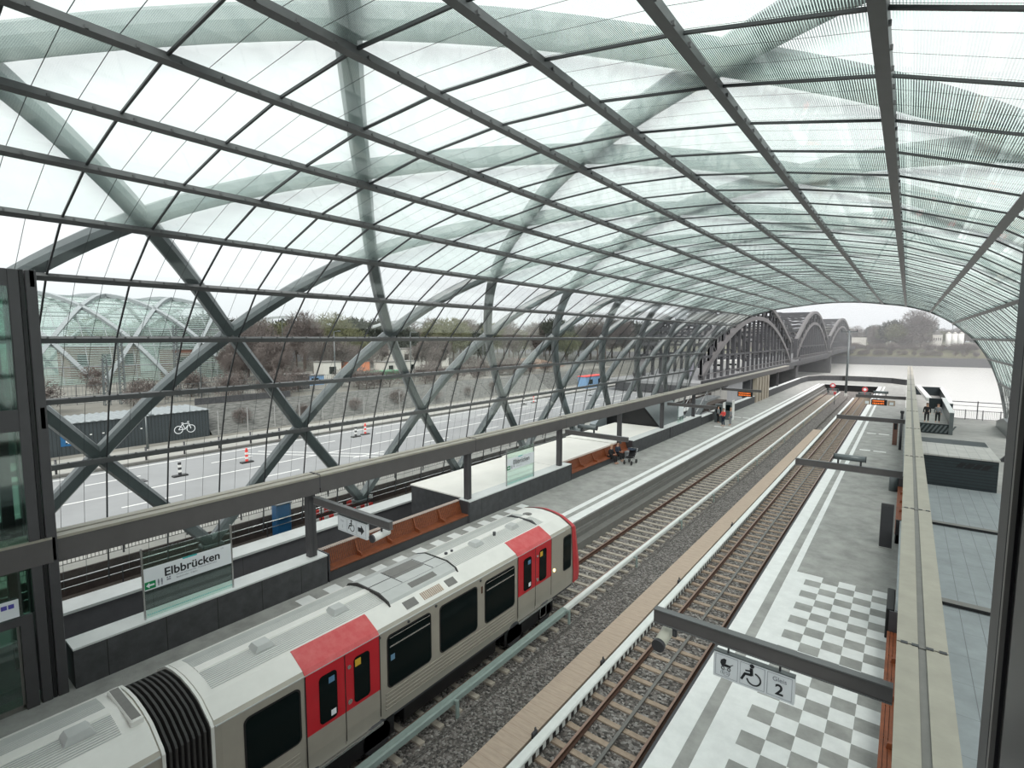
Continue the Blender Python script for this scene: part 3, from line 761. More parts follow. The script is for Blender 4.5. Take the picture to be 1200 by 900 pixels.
# LED displays
def display(x0, x1, y, z0, z1, label, wing):
    t = thing('departure_display', label, 'display', ((x0+x1)/2, y, z0), 'orange departure displays')
    MB().bev(x0, x1, y-.12, y+.12, z0, z1, .02).build('casing', 'black', t)
    pl = Plane((x0, y-.121, z0), (1,0,0), (0,0,1)); b = MB(); h = z1-z0
    for r in range(2):
        u = .12
        while u < (x1-x0)-.2:
            L = random.choice((.06,.1,.14)); pl.rect(b, u, u+L, h*(.18+.42*r), h*(.42+.42*r)); u += L+.04
    b.build('led_text', 'led', t)
    for s in (x0+.2, x1-.2): MB().tube((s, y, z1), (s, y, 3.0), .025, 6).build('hanger', 'dark', t)
    if wing:
        b = MB().box(x0-.62, x0-.04, y-.05, y+.05, z0, z1-.05).box(x1+.04, x1+.62, y-.05, y+.05, z0, z1-.05); b.mi = 1
        pw = Plane((x0-.62, y-.055, z0), (1,0,0), (0,0,1)); pw.rect(b, .14,.44,.08,.34); pw.rect(b, x1-x0+.82, x1-x0+1.12, .08, .34); b.build('side_board', [M['walk'], 'sign'], t)
display(-2.55, -1.3, 60.6, 2.35, 2.9, 'orange lit display with side boards hanging over the right platform', True)
display(-14.4, -12.9, 59.2, 2.45, 2.98, 'orange lit display hanging over the far left platform', False)

# ================================================================ BENCHES
def bench(xf, s, y0, y1, label):
    """xf front face x; s=-1: backrest towards -x"""
    X = lambda q: xf+s*q
    t = thing('wooden_bench', label, 'bench', (X(.3), (y0+y1)/2, 0), 'long wooden platform benches')
    MB().box(X(.03), X(.67), y0, y1, 0, .36).build('plinth', 'concrete' if False else 'dark', t)
    b = MB()
    for i in range(6): b.box(X(-.02+.078*i), X(.048+.078*i), y0+.05, y1-.05, .40, .44)
    for y in [y0+.3+1.2*i for i in range(int((y1-y0)/1.2))]: b.box(X(0), X(.44), y, y+.05, .36, .40)
    b.build('seat', 'wood', t)
    b = MB(); y = y0+.05
    while y < y1-.08: b.bar((X(.44), y+.03, .44), (X(.62), y+.03, 1.0), .055, .03, (1,0,0)); y += .085
    b.build('backrest', 'wood', t)
    b = MB(); y = y0+.05
    while y < y1-.08: b.box(X(.56), X(.76), y, y+.055, 1.0, 1.035); y += .085
    b.build('top_slats', mat('weathered_slats_'+str(int(y0*10))+str(s), (.52,.43,.38), .7, 0, .1, 4), t)['label'] = 'pale weathered cap slats'
    n = 5; k = 1
    while k < n:
        y = y0+(y1-y0)*k/n; b = MB().prism([(X(.10),.44),(X(.40),.44),(X(.56),.98),(X(.52),.98),(X(.36),.60),(X(.12),.56)] if s < 0 else [(X(.12),.56),(X(.36),.60),(X(.52),.98),(X(.56),.98),(X(.40),.44),(X(.10),.44)], y-.03, y+.03); b.build('armrest', 'wood', t); k += 1
    for y in (y0, y1): MB().box(X(-.0), X(.68), y-(.0 if y == y0 else .05), y+(.05 if y == y0 else 0), 0, 1.04).build('end_panel', 'dark', t)
    return t
bench(-16.05, -1, 10.22, 17.68, 'long wooden slatted bench behind the train on the left platform')
bench(-16.05, -1, 27.05, 36.0, 'wooden slatted bench with seated people beyond the white sheds')
bench(.0, 1, 9.0, 17.8, 'wooden slatted bench beside the chequered paving on the right platform')
bench(.0, 1, 27.1, 36.0, 'wooden slatted bench behind the cylindrical bin on the right platform')

# ================================================================ LIFT SHAFTS
def lift_shaft_left():
    t = thing('lift_shaft', 'charcoal framed glass lift shaft standing on the left platform', 'lift shaft', (-17.3, 1.4, 0), 'glass lift shafts')
    x0, x1, y0, y1 = -16.05, -18.5, -.05, 2.95
    def post(a, b_, c, d, z1=10.3, m='frame'): 
        MB().bev(a, b_, c, d, 0, z1, .015).build('corner_post', m, t)
    post(x0-.34, x0, y1-.20, y1); post(x1, x1+.3, y1-.25, y1); post(x1, x1+.3, y0, y0+.25)
    b = MB().box(x0-.18, x0-.02, y1-.29, y1-.22, 0, 10.3); b.build('groove_strip', 'black', t)
    post(x0-.22, x0, y1-.50, y1-.30)
    for z0, z1 in ((9.92,10.3),(6.62,7.12),(3.42,3.98)):
        b = MB(); b.box(x0-.12, x0-.02, y0, y1-.5, z0, z1); b.box(x1, x0, y1-.12, y1-.04, z0, z1); b.box(x1+.02, x1+.12, y0, y1, z0, z1)
        b.build('cross_beam', 'frame', t)
    b = MB().box(x0-.3, x0+.02, -5, y1-.1, 3.38, 3.95); b.mi = 1; b.box(x0-.3, x0+.04, -5, y1-.1, 3.95, 4.0); b.build('door_canopy', ['beamside', 'beamtop'], t)
    for z0, z1 in ((7.12,9.92),(3.98,6.62),(2.3,3.42)):
        MB().box(x0-.06, x0-.04, y0, y1-.5, z0, z1).build('glass_panel', 'glass_lift', t)
    for z0, z1 in ((7.12,9.92),(3.98,6.62),(.1,3.42)):
        MB().box(x1+.3, x0-.34, y1-.09, y1-.07, z0, z1).build('glass_panel', 'glass_lift', t)
        MB().box(x1+.05, x1+.07, y0+.25, y1-.25, z0, z1).build('glass_panel', 'glass_lift', t)
    b = MB().box(x0-.16, x0+.02, 2.18, 2.40, 0, 2.28).box(x0-.16, x0+.02, .2, 2.18, 2.08, 2.28); b.build('door_frame', 'frame', t)
    b = MB().box(x0-.10, x0-.06, .3, 2.18, .05, 2.08); b.build('door', 'glass_lift', t)
    b = MB()
    for y in (2.12, 1.62, 1.1): b.box(x0-.11, x0-.05, y, y+.05, .05, 2.08)
    b.box(x0-.11, x0-.05, .3, 2.18, .0, .12); b.build('door_stile', 'gutter', t)
    b = MB().box(-17.5, -17.3, 2.2, 2.42, 0, 10).box(-17.5, -17.3, .3, .5, 0, 10); b.build('guide_rail', 'black', t)
    b = MB().box(-18.1, -16.4, .3, 2.3, 1.45, 1.55).box(-18.1,-16.4,.3,2.3,.35,.45).box(-18.1,-18.0,.3,2.3,.4,1.5); b.build('lift_car', 'steel', t)
    pl = Plane((x0+.0, .6, 2.32), (0,1,0), (0,0,1)); b = MB(); pl.rect(b, 0, 1.58, 0, .42, .03, .02); b.build('sign_board', 'sign', t)
    b = MB(); pl.rect(b, 1.28, 1.38, .24, .34, .035); pl.rect(b, 1.40, 1.50, .24, .34, .035); text_mb('U4', .13, pl.p(1.06,.24), pl.x, pl.y, .035, mb=b); b.build('sign_lettering', mat('sign_violet', (.08,.07,.35), .5), t)
    return t
lift_shaft_left()
t = thing('lift_shaft', 'near-black lift shaft frame rising close by at the right edge', 'lift shaft', (1.6, 1.8, 0), 'glass lift shafts')
b = MB().bev(.345, 1.0, 2.70, 2.95, 0, 13.0, .02); b.build('corner_post', 'dark', t)
b = MB().box(.345, .36, 2.66, 2.70, 0, 13.0); b.build('edge_strip', 'gutter', t)
b = MB().box(.37, .9, 2.45, 2.66, 0, 13.0); b.build('groove_strip', 'black', t)
MB().bev(.345, .7, 1.9, 2.45, 0, 13.0, .02).build('corner_post', 'frame', t)
MB().bev(2.5, 2.75, 2.70, 2.95, 0, 13.0, .02).build('corner_post', 'dark', t)
MB().bev(2.5, 2.75, .6, .9, 0, 13.0, .02).build('corner_post', 'dark', t)
for z0, z1 in ((7.12,12.5),(.1,6.62)): MB().box(1.0, 2.5, 2.80, 2.82, z0, z1).build('glass_panel', 'glass_lift', t)
MB().box(1.0, 2.5, 2.76, 2.86, 6.62, 7.12).build('cross_beam', 'dark', t); MB().box(1.0,2.5,2.76,2.86,12.6,13).build('cross_beam', 'dark', t)

# ================================================================ STREET FURNITURE OF THE PLATFORMS
t = thing('litter_bin', 'cylindrical metal litter bin with white rim near the second right bench', 'bin', (-.2, 36.6, 0))
MB().tube((-.2,36.6,.0),(-.2,36.6,1.0),.24,18).build('drum','steel',t); b=MB().tube((-.2,36.6,1.0),(-.2,36.6,1.06),.27,18); b.mi=1; b.tube((-.2,36.6,1.06),(-.2,36.6,1.065),.12,14); b.build('rim',['white','black'],t)
b = MB().bev(-.52, -.08, 26.2, 26.32, .0, 1.9, .02); b.mi = 1; b.box(-.50, -.10, 26.195, 26.2, .1, 1.8); b.mi=2; b.box(-.55,-.05,26.15,26.37,0,.04)
solo(b, 'information_pillar', ['frame', 'dark', 'concrete'], 'dark slab-like information pillar standing alone on the right platform', 'pillar')
t = thing('help_point', 'tall dark help point column on the right platform before the far arms', 'help point', (-.45, 52.5, 0))
MB().bev(-.62,-.30,52.4,52.6,0,2.1,.02).build('column','brick',t); b=MB(); Plane((-.6,52.39,0),(1,0,0),(0,0,1)).rect(b,.05,.25,1.3,1.8); b.build('panel','black',t)
b = MB().tube((-.08,50.5,0),(-.08,50.5,3.0),.09,10).box(-.2,.04,50.4,50.6,2.9,3.1)
solo(b, 'post', 'dark', 'thin dark post standing just in front of the brown help point', 'post')
b = MB().bev(-.08,.12,18.2,19.8,0,.9,.02); solo(b, 'cabinet', 'black', 'low black cabinet at the end of the near right bench', 'cabinet')
for x, y, lab in ((-13.9, 55.6, 'silver ticket machine behind the person in the red vest'), (-13.6, 58.0, 'tall white-edged ticket machine below the orange display')):
    t = thing('ticket_machine', lab, 'ticket machine', (x-1.3, y, 0), 'ticket machines')
    MB().bev(x-1.75, x-.95, y-.35, y+.35, 0, 1.9, .03).build('cabinet', 'steel', t)
    b = MB(); Plane((x-1.7, y-.352, 0), (1,0,0), (0,0,1)).rect(b, .08,.6,1.0,1.6); b.build('screen', 'winglass', t)
    MB().box(x-.94, x-.88, y-.4, y+.4, 0, 2.1).build('side_panel', 'white', t)
# wooden fin screen at the far left
t = thing('fin_screen', 'screen of tall pale wooden fins at the far left wall', 'screen', (-16.3, 79, 0))
for i in range(5): MB().box(-16.6, -15.95, 75.5+1.72*i, 76.4+1.72*i, 0, 3.3).build('fin', mat('pale_fin', (.36,.31,.25), .7, 0, .1, 2) if i == 0 else bpy.data.materials['pale_fin'], t)
MB().box(-16.62,-16.5,75.4,83.9,0,3.3).build('back_panel','dark',t)
# stairs with handrails rising behind the left wall
t = thing('stair_flight', 'stair flight with steel handrails descending behind the far left wall', 'stairs', (-18.5, 56, -4.2))
b = MB(); n = 22
for i in range(n): b.box(-19.6, -17.2, 53+.3*i, 53.3+.3*i, -4.2, .0-.19*(n-1-i)+.0)
b.build('steps', 'concrete', t)
for x in (-19.5, -17.3):
    b = MB(); b.tube((x,53,-3.2),(x,59.6,1.0),.035,8); b.tube((x,53,-3.6),(x,59.6,.6),.025,6)
    for i in range(6): b.tube((x,53.4+1.2*i,-3.9+.76*i),(x,53.4+1.2*i,-2.95+.76*i),.025,6)
    b.build('handrail','chrome',t)
t = thing('stair_railing', 'pair of pale steel handrails climbing beside the person in the red vest', 'railing', (-17.6, 55, 0))
for x in (-17.1, -18.6):
    b = MB(); b.tube((x,52.5,1.0),(x,54,1.1),.04,8); b.tube((x,54,1.1),(x,57.5,3.0),.04,8); b.tube((x,57.5,3.0),(x,62.5,3.1),.04,8)
    for y,z in ((52.6,1.0),(54,1.1),(55.2,1.75),(56.4,2.4),(57.5,3.0),(60,3.05),(62.4,3.1)): b.tube((x,y,max(0,z-1.0)),(x,y,z),.03,6)
    b.build('handrail','chrome',t)
MB().box(-18.7,-17.0,53.9,62.6,-.1,.02).prismx([(54,0),(57.5,1.9),(62.5,2.0),(62.5,1.8),(57.6,1.7),(54.2,-.05)],-18.6,-17.1).build('flight','steel',t)
t = thing('glass_balustrade', 'low glass balustrade with pale coping beside the ticket machines', 'balustrade', (-16.2, 59, 0))
MB().box(-16.25,-16.1,56.2,61.4,0,.95).build('panel','dark',t); MB().box(-16.35,-16.0,56.1,61.4,.95,1.0).build('coping','white',t)

# ================================================================ SHEDS BEHIND THE LEFT WALL
def shed(y0, y1, xl, label, z=1.02):
    t = thing('flat_roof_shed', label, 'shed', ((xl-16.76)/2, (y0+y1)/2, -4.2), 'white-roofed sheds behind the left wall')
    MB().box(xl, -16.76, y0+.02, y1-.02, -4.2, z-.06).build('wall', 'parapet', t)
    MB().box(xl-.06, -16.74, y0, y1, z-.06, z).build('roof', 'white_roof', t)
    return t
t = shed(18.05, 26.0, -20.5, 'white flat-roofed shed with dark walls nearest behind the left wall')
b = MB().box(-17.9, -17.5, 18.03, 18.06, .05, .45); b.build('window', 'winglass', t)
shed(26.08, 34.2, -20.7, 'middle white flat-roofed shed behind the seated people')
shed(34.4, 43.0, -20.9, 'far white flat-roofed shed beside the black wedge entrance')
t = thing('wedge_entrance', 'black wedge-shaped entrance mouth with pale metal sides beyond the sheds', 'entrance', (-18.8, 46, -4.2))
b = MB().prism([(-21.9,-4.2),(-16.8,-4.2),(-16.8,1.0),(-18.6,3.0),(-21.9,2.2)], 43.2, 43.4); b.build('mouth', 'black', t)
b = MB().prism([(-18.6,3.0),(-16.75,1.0),(-16.75,.85),(-18.6,2.85)], 43.2, 50); b.prism([(-21.9,2.2),(-18.6,3.0),(-18.6,2.9),(-21.9,2.1)], 43.2, 50); b.build('roof', 'steel', t)
b = MB().prismx([(43.1,-4.2),(43.1,2.2),(41.0,1.0),(41.0,-4.2)], -22.5, -21.9).box(-22.5,-21.9,43.2,50,-4.2,2.2); b.build('side', mat('pale_zinc', (.34,.38,.40), .35, .3), t)
b = MB().box(-21.5,-16.76, 50.1, 53.0, -4.2, .6); b.mi=1; b.box(-21.5,-16.76,50.1,53,.6,.65); solo(b,'low_roof_block',['parapet','white_roof'],'low pale-roofed block between the wedge entrance and the stairs','block')

# ================================================================ SLATE ROOFS TO THE RIGHT
for i, (y0, y1, lab) in enumerate(((3.2,11.0,'dark grey slate-panelled roof nearest beside the right beam'),(11.05,19.1,'dark grey slate-panelled roof, second from the camera beside the right beam'),(19.15,27.35,'dark grey slate-panelled roof, third from the camera beside the right beam'),(27.4,34.9,'grey slate-panelled roof running up to the black louvred box'))):
    b = MB().prismx([(y0,0),(y0,1.13),(y0+.35,1.11),(y1,1.04),(y1,0)], .80, 4.1); b.mi = 1; b.box(.80, 4.1, y0-.015, y0, 1.05, 1.14); b.mi = 2; b.box(.8,4.1,y0,y0+.3,1.08,1.135)
    solo(b, 'slate_roof', ['slate', 'black', 'gutter'], lab, 'roof', 'slate roofs along the right beam')
t = thing('louvred_box', 'black louvred box with pale panelled roof to the right of the beam', 'ventilation box', (2.3, 38, 0))
MB().box(.80, 3.95, 35.0, 41.2, 0, 2.60).build('body', 'louvre', t)
MB().prismx([(34.95,2.60),(34.95,2.68),(41.5,2.56),(41.5,2.48)], .79, 4.0).build('roof', 'slate_light', t)
b = MB()
for i in range(4): b.add([(2.3+.33*i,34.99,2.12),(2.55+.33*i,34.99,2.12),(2.75+.33*i,34.99,2.38),(2.5+.33*i,34.99,2.38)],[(0,1,2,3)]).add([(2.3+.33*i,34.98,2.12),(2.55+.33*i,34.98,2.12),(2.75+.33*i,34.98,2.38),(2.5+.33*i,34.98,2.38)],[(0,1,2,3)])
b.build('vent_slots', 'black', t)
t = thing('raised_landing', 'raised landing with dark striped front where two people stand', 'landing', (2.2, 66, 0))
b = MB().box(.80, 3.35, 61.3, 74.0, 0, .90); b.build('base', 'louvre', t)
b = MB()
for i in range(9): b.add([(.8+.32*i,61.29,.1),(.95+.32*i,61.29,.1),(1.35+.32*i,61.29,.8),(1.2+.32*i,61.29,.8)],[(0,1,2,3)])
b.build('front_stripes', 'steel', t)
MB().box(.80, 3.35, 61.35, 74.0, .90, .92).build('floor', 'terrace', t)
b = MB().box(3.35, 3.65, 61.2, 76.0, 0, 2.0); b.mi=1; b.box(3.3,3.7,61.2,76,2.0,2.05); b.build('side_wall', ['steel','white_top'], t)
b = MB().box(2.2, 3.35, 74.0, 74.2, .9, 2.1); b.build('back_wall', 'louvre', t)
t = thing('deck_enclosure', 'dark-walled deck enclosure behind the two standing people', 'enclosure', (2.5, 88, 0))
MB().box(.8, 4.3, 101.5, 101.8, 0, 1.3).build('end_wall', 'louvre', t); b=MB().box(4.2,4.5,78,101.8,0,1.2); b.mi=1; b.box(4.15,4.55,78,101.8,1.2,1.26); b.build('side_wall',['louvre','white_top'],t)
MB().box(.8,4.2,76,101.5,-.2,.02).box(.8,4.5,76,118,-7,-.2).build('floor','terrace',t)
b = MB().bar((2.2,74.5,1.9),(1.5,98,1.6),.5,.35); b.build('sloping_duct', 'white', t)
# riverside fence
t = thing('railing', 'dark metal railing along the riverside edge of the terrace', 'railing', (6.6, 74, 0), 'terrace railings')
b = MB().box(3.8,9.5,73.9,73.95,.98,1.03).box(3.8,9.5,73.9,73.95,.1,.13); x=3.85
while x < 9.5: b.box(x,x+.02,73.9,73.93,.1,1.0); x+=.14
b.build('grille','dark',t)
for x in (3.9,5.3,6.7,8.1,9.4): MB().box(x,x+.06,73.88,73.96,0,1.1).build('post','dark',t)
t = thing('railing', 'second lower railing of the landing stage beyond the terrace', 'railing', (7, 95, -7), 'terrace railings')
MB().box(4.7,16,94.9,95,-.1,0).box(4.7,16,94.9,95,-.6,-.55).build('rail','dark',t)
for x in (5,8,11,14): MB().box(x,x+.12,94.9,95,-8,.1).build('post','dark',t)
b = MB().prismx([(62,0),(62,1.3),(66,1.3),(70,.6),(70,0)], 7.4, 7.8).box(7.8, 9.4, 63, 70, 0, .5); solo(b, 'concrete_seat', 'steel', 'angular grey concrete block on the terrace near the right edge', 'block')
b = MB().prism([(5.6,0),(7.6,0),(7.9,2.2),(7.4,2.4)], 50, 50.3); solo(b, 'dark_panel', 'dark', 'leaning dark panel on the terrace just left of the near-black frame', 'panel')

# ================================================================ THE TRAIN
def fy(y): return y*.975
def gz(z): return .22+.975*z
xc, XS = -10.58, -9.31
HALF = [(1.24,-.22),(1.27,.2),(1.27,1.95),(1.20,2.03),(.80,2.25),(.72,2.275),(.4,2.34),(0,2.37)]
def ztop(h): return 2.37-.03*h/.4 if h < .4 else 2.34-.065*(h-.4)/.32
def ring(y, sx=1., dz=0., lo=0., sl=0.):
    pts = [(h*sx, z+dz*(z/2.5) if z > 1.5 else z+lo) for h, z in HALF]
    Y = lambda z, h: y+sl*(1.35-z)-abs(h)*sl*.25
    L = [Vector((xc+h, Y(z, h), z)) for h, z in pts]+[Vector((xc-h, Y(z, h), z)) for h, z in reversed(pts[:-1])]
    return L
def loft(mb, rings, smooth=False):
    n = len(rings[0]); vs = [v for r in rings for v in r]; fs = []
    for k in range(len(rings)-1):
        for i in range(n):
            j = (i+1) % n; fs.append((k*n+i, k*n+j, (k+1)*n+j, (k+1)*n+i))
    fs.append(tuple(range(n-1,-1,-1))); fs.append(tuple(range((len(rings)-1)*n, len(rings)*n)))
    return mb.add(vs, fs, smooth)
def profstrip(mb, pts, y0, y1, off=.014, side=1):
    """plate following the body side; pts = list of (half,z)"""
    P = []
    for i, (h, z) in enumerate(pts):
        a = pts[max(0,i-1)]; c = pts[min(len(pts)-1,i+1)]; t = Vector((c[0]-a[0], c[1]-a[1])).normalized(); nrm = Vector((t.y, -t.x))
        P.append((xc+side*(h+nrm.x*off), z+nrm.y*off)); 
    vs = [(x,y0,z) for x,z in P]+[(x,y1,z) for x,z in P]+[(xc+side*(h-.01),y0,z) for h,z in pts]+[(xc+side*(h-.01),y1,z) for h,z in pts]
    n = len(P); fs = []
    for i in range(n-1):
        fs += [(i, n+i, n+i+1, i+1), (i, i+1, 2*n+i+1, 2*n+i), (n+i, 3*n+i, 3*n+i+1, n+i+1)]
    fs += [(0, 2*n, 3*n, n), (n-1, 2*n-1, 4*n-1, 3*n-1)]
    return mb.add(vs, fs)
train = thing('subway_train', 'silver and red underground train standing at the left platform', 'train', (xc, 4, -1.03))
def car(y0, y1, nose=False):
    b = MB()
    rs = [ring(y0, .985), ring(y0+.12), ring(y1-(.9 if nose else .12))]
    if nose: rs += [ring(y1-.50, .985, -.02, 0, .08), ring(y1-.18, .955, -.08, 0, .16), ring(y1, .90, -.20, .18, .20)]
    else: rs += [ring(y1, .985)]
    loft(b, rs); b.build('body_shell', 'trainside', train)
    # roof skin
    b = MB(); ye = y1-(.66 if nose else .02)
    top = [(1.20,2.03),(.80,2.25),(.72,2.275),(.4,2.34),(0,2.37)]
    for s in (1, -1): profstrip(b, top, y0+.02, ye, .008, s)
    b.build('roof_skin', 'trainroof', train)
    b = MB(); ya, yb = y0+.22, ye-(.9 if nose else .35)
    for s in (1, -1):
        for i in range(11):
            h = .155+.052*i; z = ztop(h)
            b.prism([(xc+s*h-.012, z), (xc+s*h+.012, z), (xc+s*h+.005, z+.022), (xc+s*h-.005, z+.022)], ya, yb)
    b.build('roof_ribs', 'trainroof2', train)
    MB().prism([(xc-.12,2.366),(xc+.12,2.366),(xc+.10,2.39),(xc-.10,2.39)], ya, yb).build('roof_centre_strip', 'trainroof', train)
    b = MB(); b.box(xc-1.2, XS-.05, y0, ye, -.30, -.20); b.build('sill', 'dark', train)
car(-12.0, fy(2.86)); car(fy(3.68), fy(16.75), True)
# gangway bellows
b = MB(); k0, k1 = fy(2.86), fy(3.68); n = 9
for i in range(n):
    a = k0+(k1-k0)*i/n; c = k0+(k1-k0)*(i+1)/n; m = (a+c)/2; e = (c-a)*.42
    loft(b, [ring(m-e, .93, -.10), ring(m-e*.5, .975, -.03), ring(m+e*.5, .975, -.03), ring(m+e, .93, -.10)])
b.build('gangway_bellows', 'rubber', train)
for y in (k0+.0, k1-.05):
    b = MB(); loft(b, [ring(y, 1.0, .02), ring(y+.05, 1.0, .02)]); b.build('end_frame', 'trainroof', train)
b = MB().bev(xc-.60, xc+.66, fy(2.62), fy(2.82), 2.28, 2.40, .02); b.mi = 1; b.box(xc-.55, xc+.61, fy(2.65), fy(2.79), 2.40, 2.404); b.build('gutter_slot', ['trainroof','gutter'], train)
def window(y0, y1, z0, z1, hopper=True, r=.10):
    pl = Plane((XS, y0, z0), (0,1,0), (0,0,1)); L, Hh = y1-y0, z1-z0
    b = MB(); pl.rrect(b, -.035, L+.035, -.035, Hh+.035, r+.02, .012, .01); f = b.build('window', 'black', train)
    b = MB(); pl.rrect(b, 0, L, 0, Hh, r, .018, .004); b.build('pane', 'winglass', f)
    if hopper:
        b = MB(); pl.rect(b, .03, L-.03, Hh-.27, Hh-.235, .030, .01); pl.rect(b, .03, L-.03, Hh-.05, Hh-.03, .028, .01); b.build('hopper_bar', 'chrome', f)
    return f, pl
window(fy(4.22), fy(5.30), gz(.45), gz(1.58), False)
f, pl = window(fy(7.60), fy(8.98), gz(.32), gz(1.60)); b = MB(); pl.rect(b, .06,.18,.64,.78,.024); b.build('pictogram_sticker',mat('pale_blue_sticker',(.12,.24,.36),.4),f)
window(fy(9.36), fy(10.82), gz(.32), gz(1.58), False)
window(fy(11.22), fy(12.62), gz(.30), gz(1.56))
window(fy(-.6), fy(.8), gz(.32), gz(1.58)); window(fy(-2.4), fy(-.95), gz(.32), gz(1.58), False)
window(fy(1.05), fy(2.2), gz(.45), gz(1.58), False)
M['sticker_blue'] = mat('sticker_blue', (.10,.22,.36), .4); M['sticker_yellow'] = mat('sticker_yellow', (.60,.36,.03), .5)
def doors(y0, y1):
    m = (y0+y1)/2
    for a, c, first in ((y0, m, True), (m, y1, False)):
        b = MB(); b.mi = 0; profstrip(b, [(1.245,-.16),(1.27,.2),(1.27,gz(.42))], a+.012, c-.012); b.mi = 1; profstrip(b, [(1.27,gz(.42)),(1.27,1.945)], a+.012, c-.012)
        lf = b.build('door_leaf', ['trainside', 'red'], train)
        lf['label'] = 'door leaf red above and silver below'
        w0 = a+(.30 if first else .22); w1 = w0+.42
        pl = Plane((XS, w0, gz(.50)), (0,1,0), (0,0,1)); b = MB(); pl.rrect(b, 0, w1-w0, 0, gz(1.58)-gz(.50), .09, .026, .01); wn = b.build('door_window', 'winglass', lf)
        b = MB()
        if first:
            pl.rect(b, .22,.36,.82,.95,.030); b.build('sticker', M['sticker_blue'], wn); b = MB(); b.mi = 0; pl.rect(b, .26,.38,.07,.20,.030); b.build('sticker', 'sign', wn); continue
        else: b.mi = 2; pl.rect(b, .03,.18,.84,1.0,.030)
        b.build('sticker', [M['sticker_blue'], 'sign', M['sticker_yellow']], wn)
    pl = Plane((XS, m, gz(.5)), (0,1,0), (0,0,1)); b = MB(); pl.circ(b, .10, .12, .055, .04, .02); pl.circ(b, .10, .92, .045, .035, .02); b.build('door_button', 'chrome', train)
    b = MB(); pl.rect(b, -.01, .01, -.75, 1.24, .018); pl.rect(b, y0-m-.012, y0-m+.012, -.75, 1.24, .016); pl.rect(b, y1-m-.012, y1-m+.012, -.75, 1.24, .016); b.build('door_seal', 'black', train)
    b = MB(); profstrip(b, [(1.27,1.95),(1.20,2.03),(.80,2.25),(.74,2.268)], y0, y1, .016); b.build('red_roof_panel', 'redfade', train)
    MB().box(XS-.02, XS+.05, y0+.02, y1+.05, -.24, -.19).build('door_sill', 'chrome', train)
doors(fy(5.44), fy(7.34)); doors(fy(12.82), fy(14.78)); doors(fy(-4.6), fy(-2.7))
# cab side window and marker lamp
window(fy(15.62), fy(16.1), gz(.30), gz(1.52), False, .08)
MB().disc((XS+.015, fy(14.98), gz(.55)), (1,0,0), .055, 14, .03).build('marker_lamp', 'lamp', train)
b = MB()
for y in (7.3, 8.2, 9.15, 10.95): b.disc((XS+.01, fy(y+.05), gz(1.70)), (1,0,0), .035, 12, .02)
b.build('side_camera', 'dark', train)
b = MB().bev(XS-.01, XS+.02, fy(11.03), fy(11.09), gz(1.3), gz(1.5), .005); b.build('call_plate', 'rust', train)
# ribbed lower side
b = MB()
for (a, c) in ((7.40, 12.76), (3.9, 5.38), (-2.6, 2.7)):
    for i in range(5): b.box(XS-.01, XS+.016, fy(a)+.1, fy(c)-.1, .38-.095*i, .41-.095*i)
b.build('side_ribs', 'trainside', train)
# cornice line where side meets roof
b = MB(); 
for a, c in ((-12, 2.84*.975), (3.70*.975, fy(15.7))): b.box(XS-.03, XS+.012, a, c, 1.945, 1.965)
b.build('rain_gutter', 'trainroof2', train)
# roof equipment
def rbox(y, x, L=.42, W=.36, h=.11):
    b = MB(); b.add([(x-W/2,y-L/2,2.36),(x+W/2,y-L/2,2.36),(x+W/2,y+L/2,2.36),(x-W/2,y+L/2,2.36),(x-W/2+.05,y-L/2+.07,2.36+h),(x+W/2-.05,y-L/2+.07,2.36+h),(x+W/2-.05,y+L/2-.07,2.36+h),(x-W/2+.05,y+L/2-.07,2.36+h)],[(3,2,1,0),(4,5,6,7),(0,1,5,4),(1,2,6,5),(2,3,7,6),(3,0,4,7)])
    b.build('roof_box', 'trainroof2', train)
for y in (5.1, 6.95, 12.0, 13.9): rbox(fy(y), xc+.22)
rbox(fy(2.0), xc+.25); rbox(fy(.2), xc+.22); rbox(fy(2.0)-4, xc+.2)
MB().tube((xc+.22,fy(12.95),2.35),(xc+.22,fy(12.95),2.48),.05,8).tube((xc+.05,fy(10.85),2.35),(xc+.05,fy(10.85),2.44),.05,8).tube((xc+.05,fy(11.1),2.35),(xc+.05,fy(11.1),2.44),.04,8).build('antenna','dark',train)
ya, yb = fy(8.05), fy(10.45)
b = MB().prism([(xc-.86,2.2),(xc+.86,2.2),(xc+.78,2.31),(xc+.44,2.415),(xc-.44,2.415),(xc-.78,2.31)], ya, yb); ac = b.build('air_conditioner', 'trainroof2', train)
b = MB(); b.box(xc-.42, xc+.10, ya+.75, yb-.55, 2.415, 2.424); b.build('fan_mesh', 'gutter', ac)
b = MB()
for q in (ya+.72, yb-.52): b.box(xc-.44, xc+.44, q, q+.012, 2.413, 2.425)
b.box(xc-.012, xc, ya, yb, 2.413, 2.425); b.box(xc+.45,xc+.465,ya,yb,2.395,2.41); b.build('panel_seam', 'dark', ac)
b = MB()
for q in (ya-.06, yb): MB().prism([(xc-.90,2.19),(xc+.90,2.19),(xc+.80,2.32),(xc+.45,2.435),(xc-.45,2.435),(xc-.80,2.32)], q, q+.045).build('end_seal', 'rubber', ac)
b = MB().prism([(xc+.54,2.375),(xc+.72,2.32),(xc+.73,2.335),(xc+.55,2.39)], ya+.8, ya+1.7); b.build('louvre_slot', 'gutter', ac)
for a, c, m_ in ((8.35,8.75,'gutter'),(8.95,9.65,'redgrille'),(9.85,10.2,'gutter')):
    if m_ == 'redgrille': 
        b = MB(); y = fy(a)
        while y < fy(c): profstrip(b, [(1.12,2.08),(.92,2.19)], y, y+.03, .02); y += .06
        b.build('roof_grille', 'walk', train)
    else:
        b = MB(); profstrip(b, [(1.12,2.08),(.92,2.19)], fy(a), fy(c), .016); b.build('vent_panel', 'gutter', train)
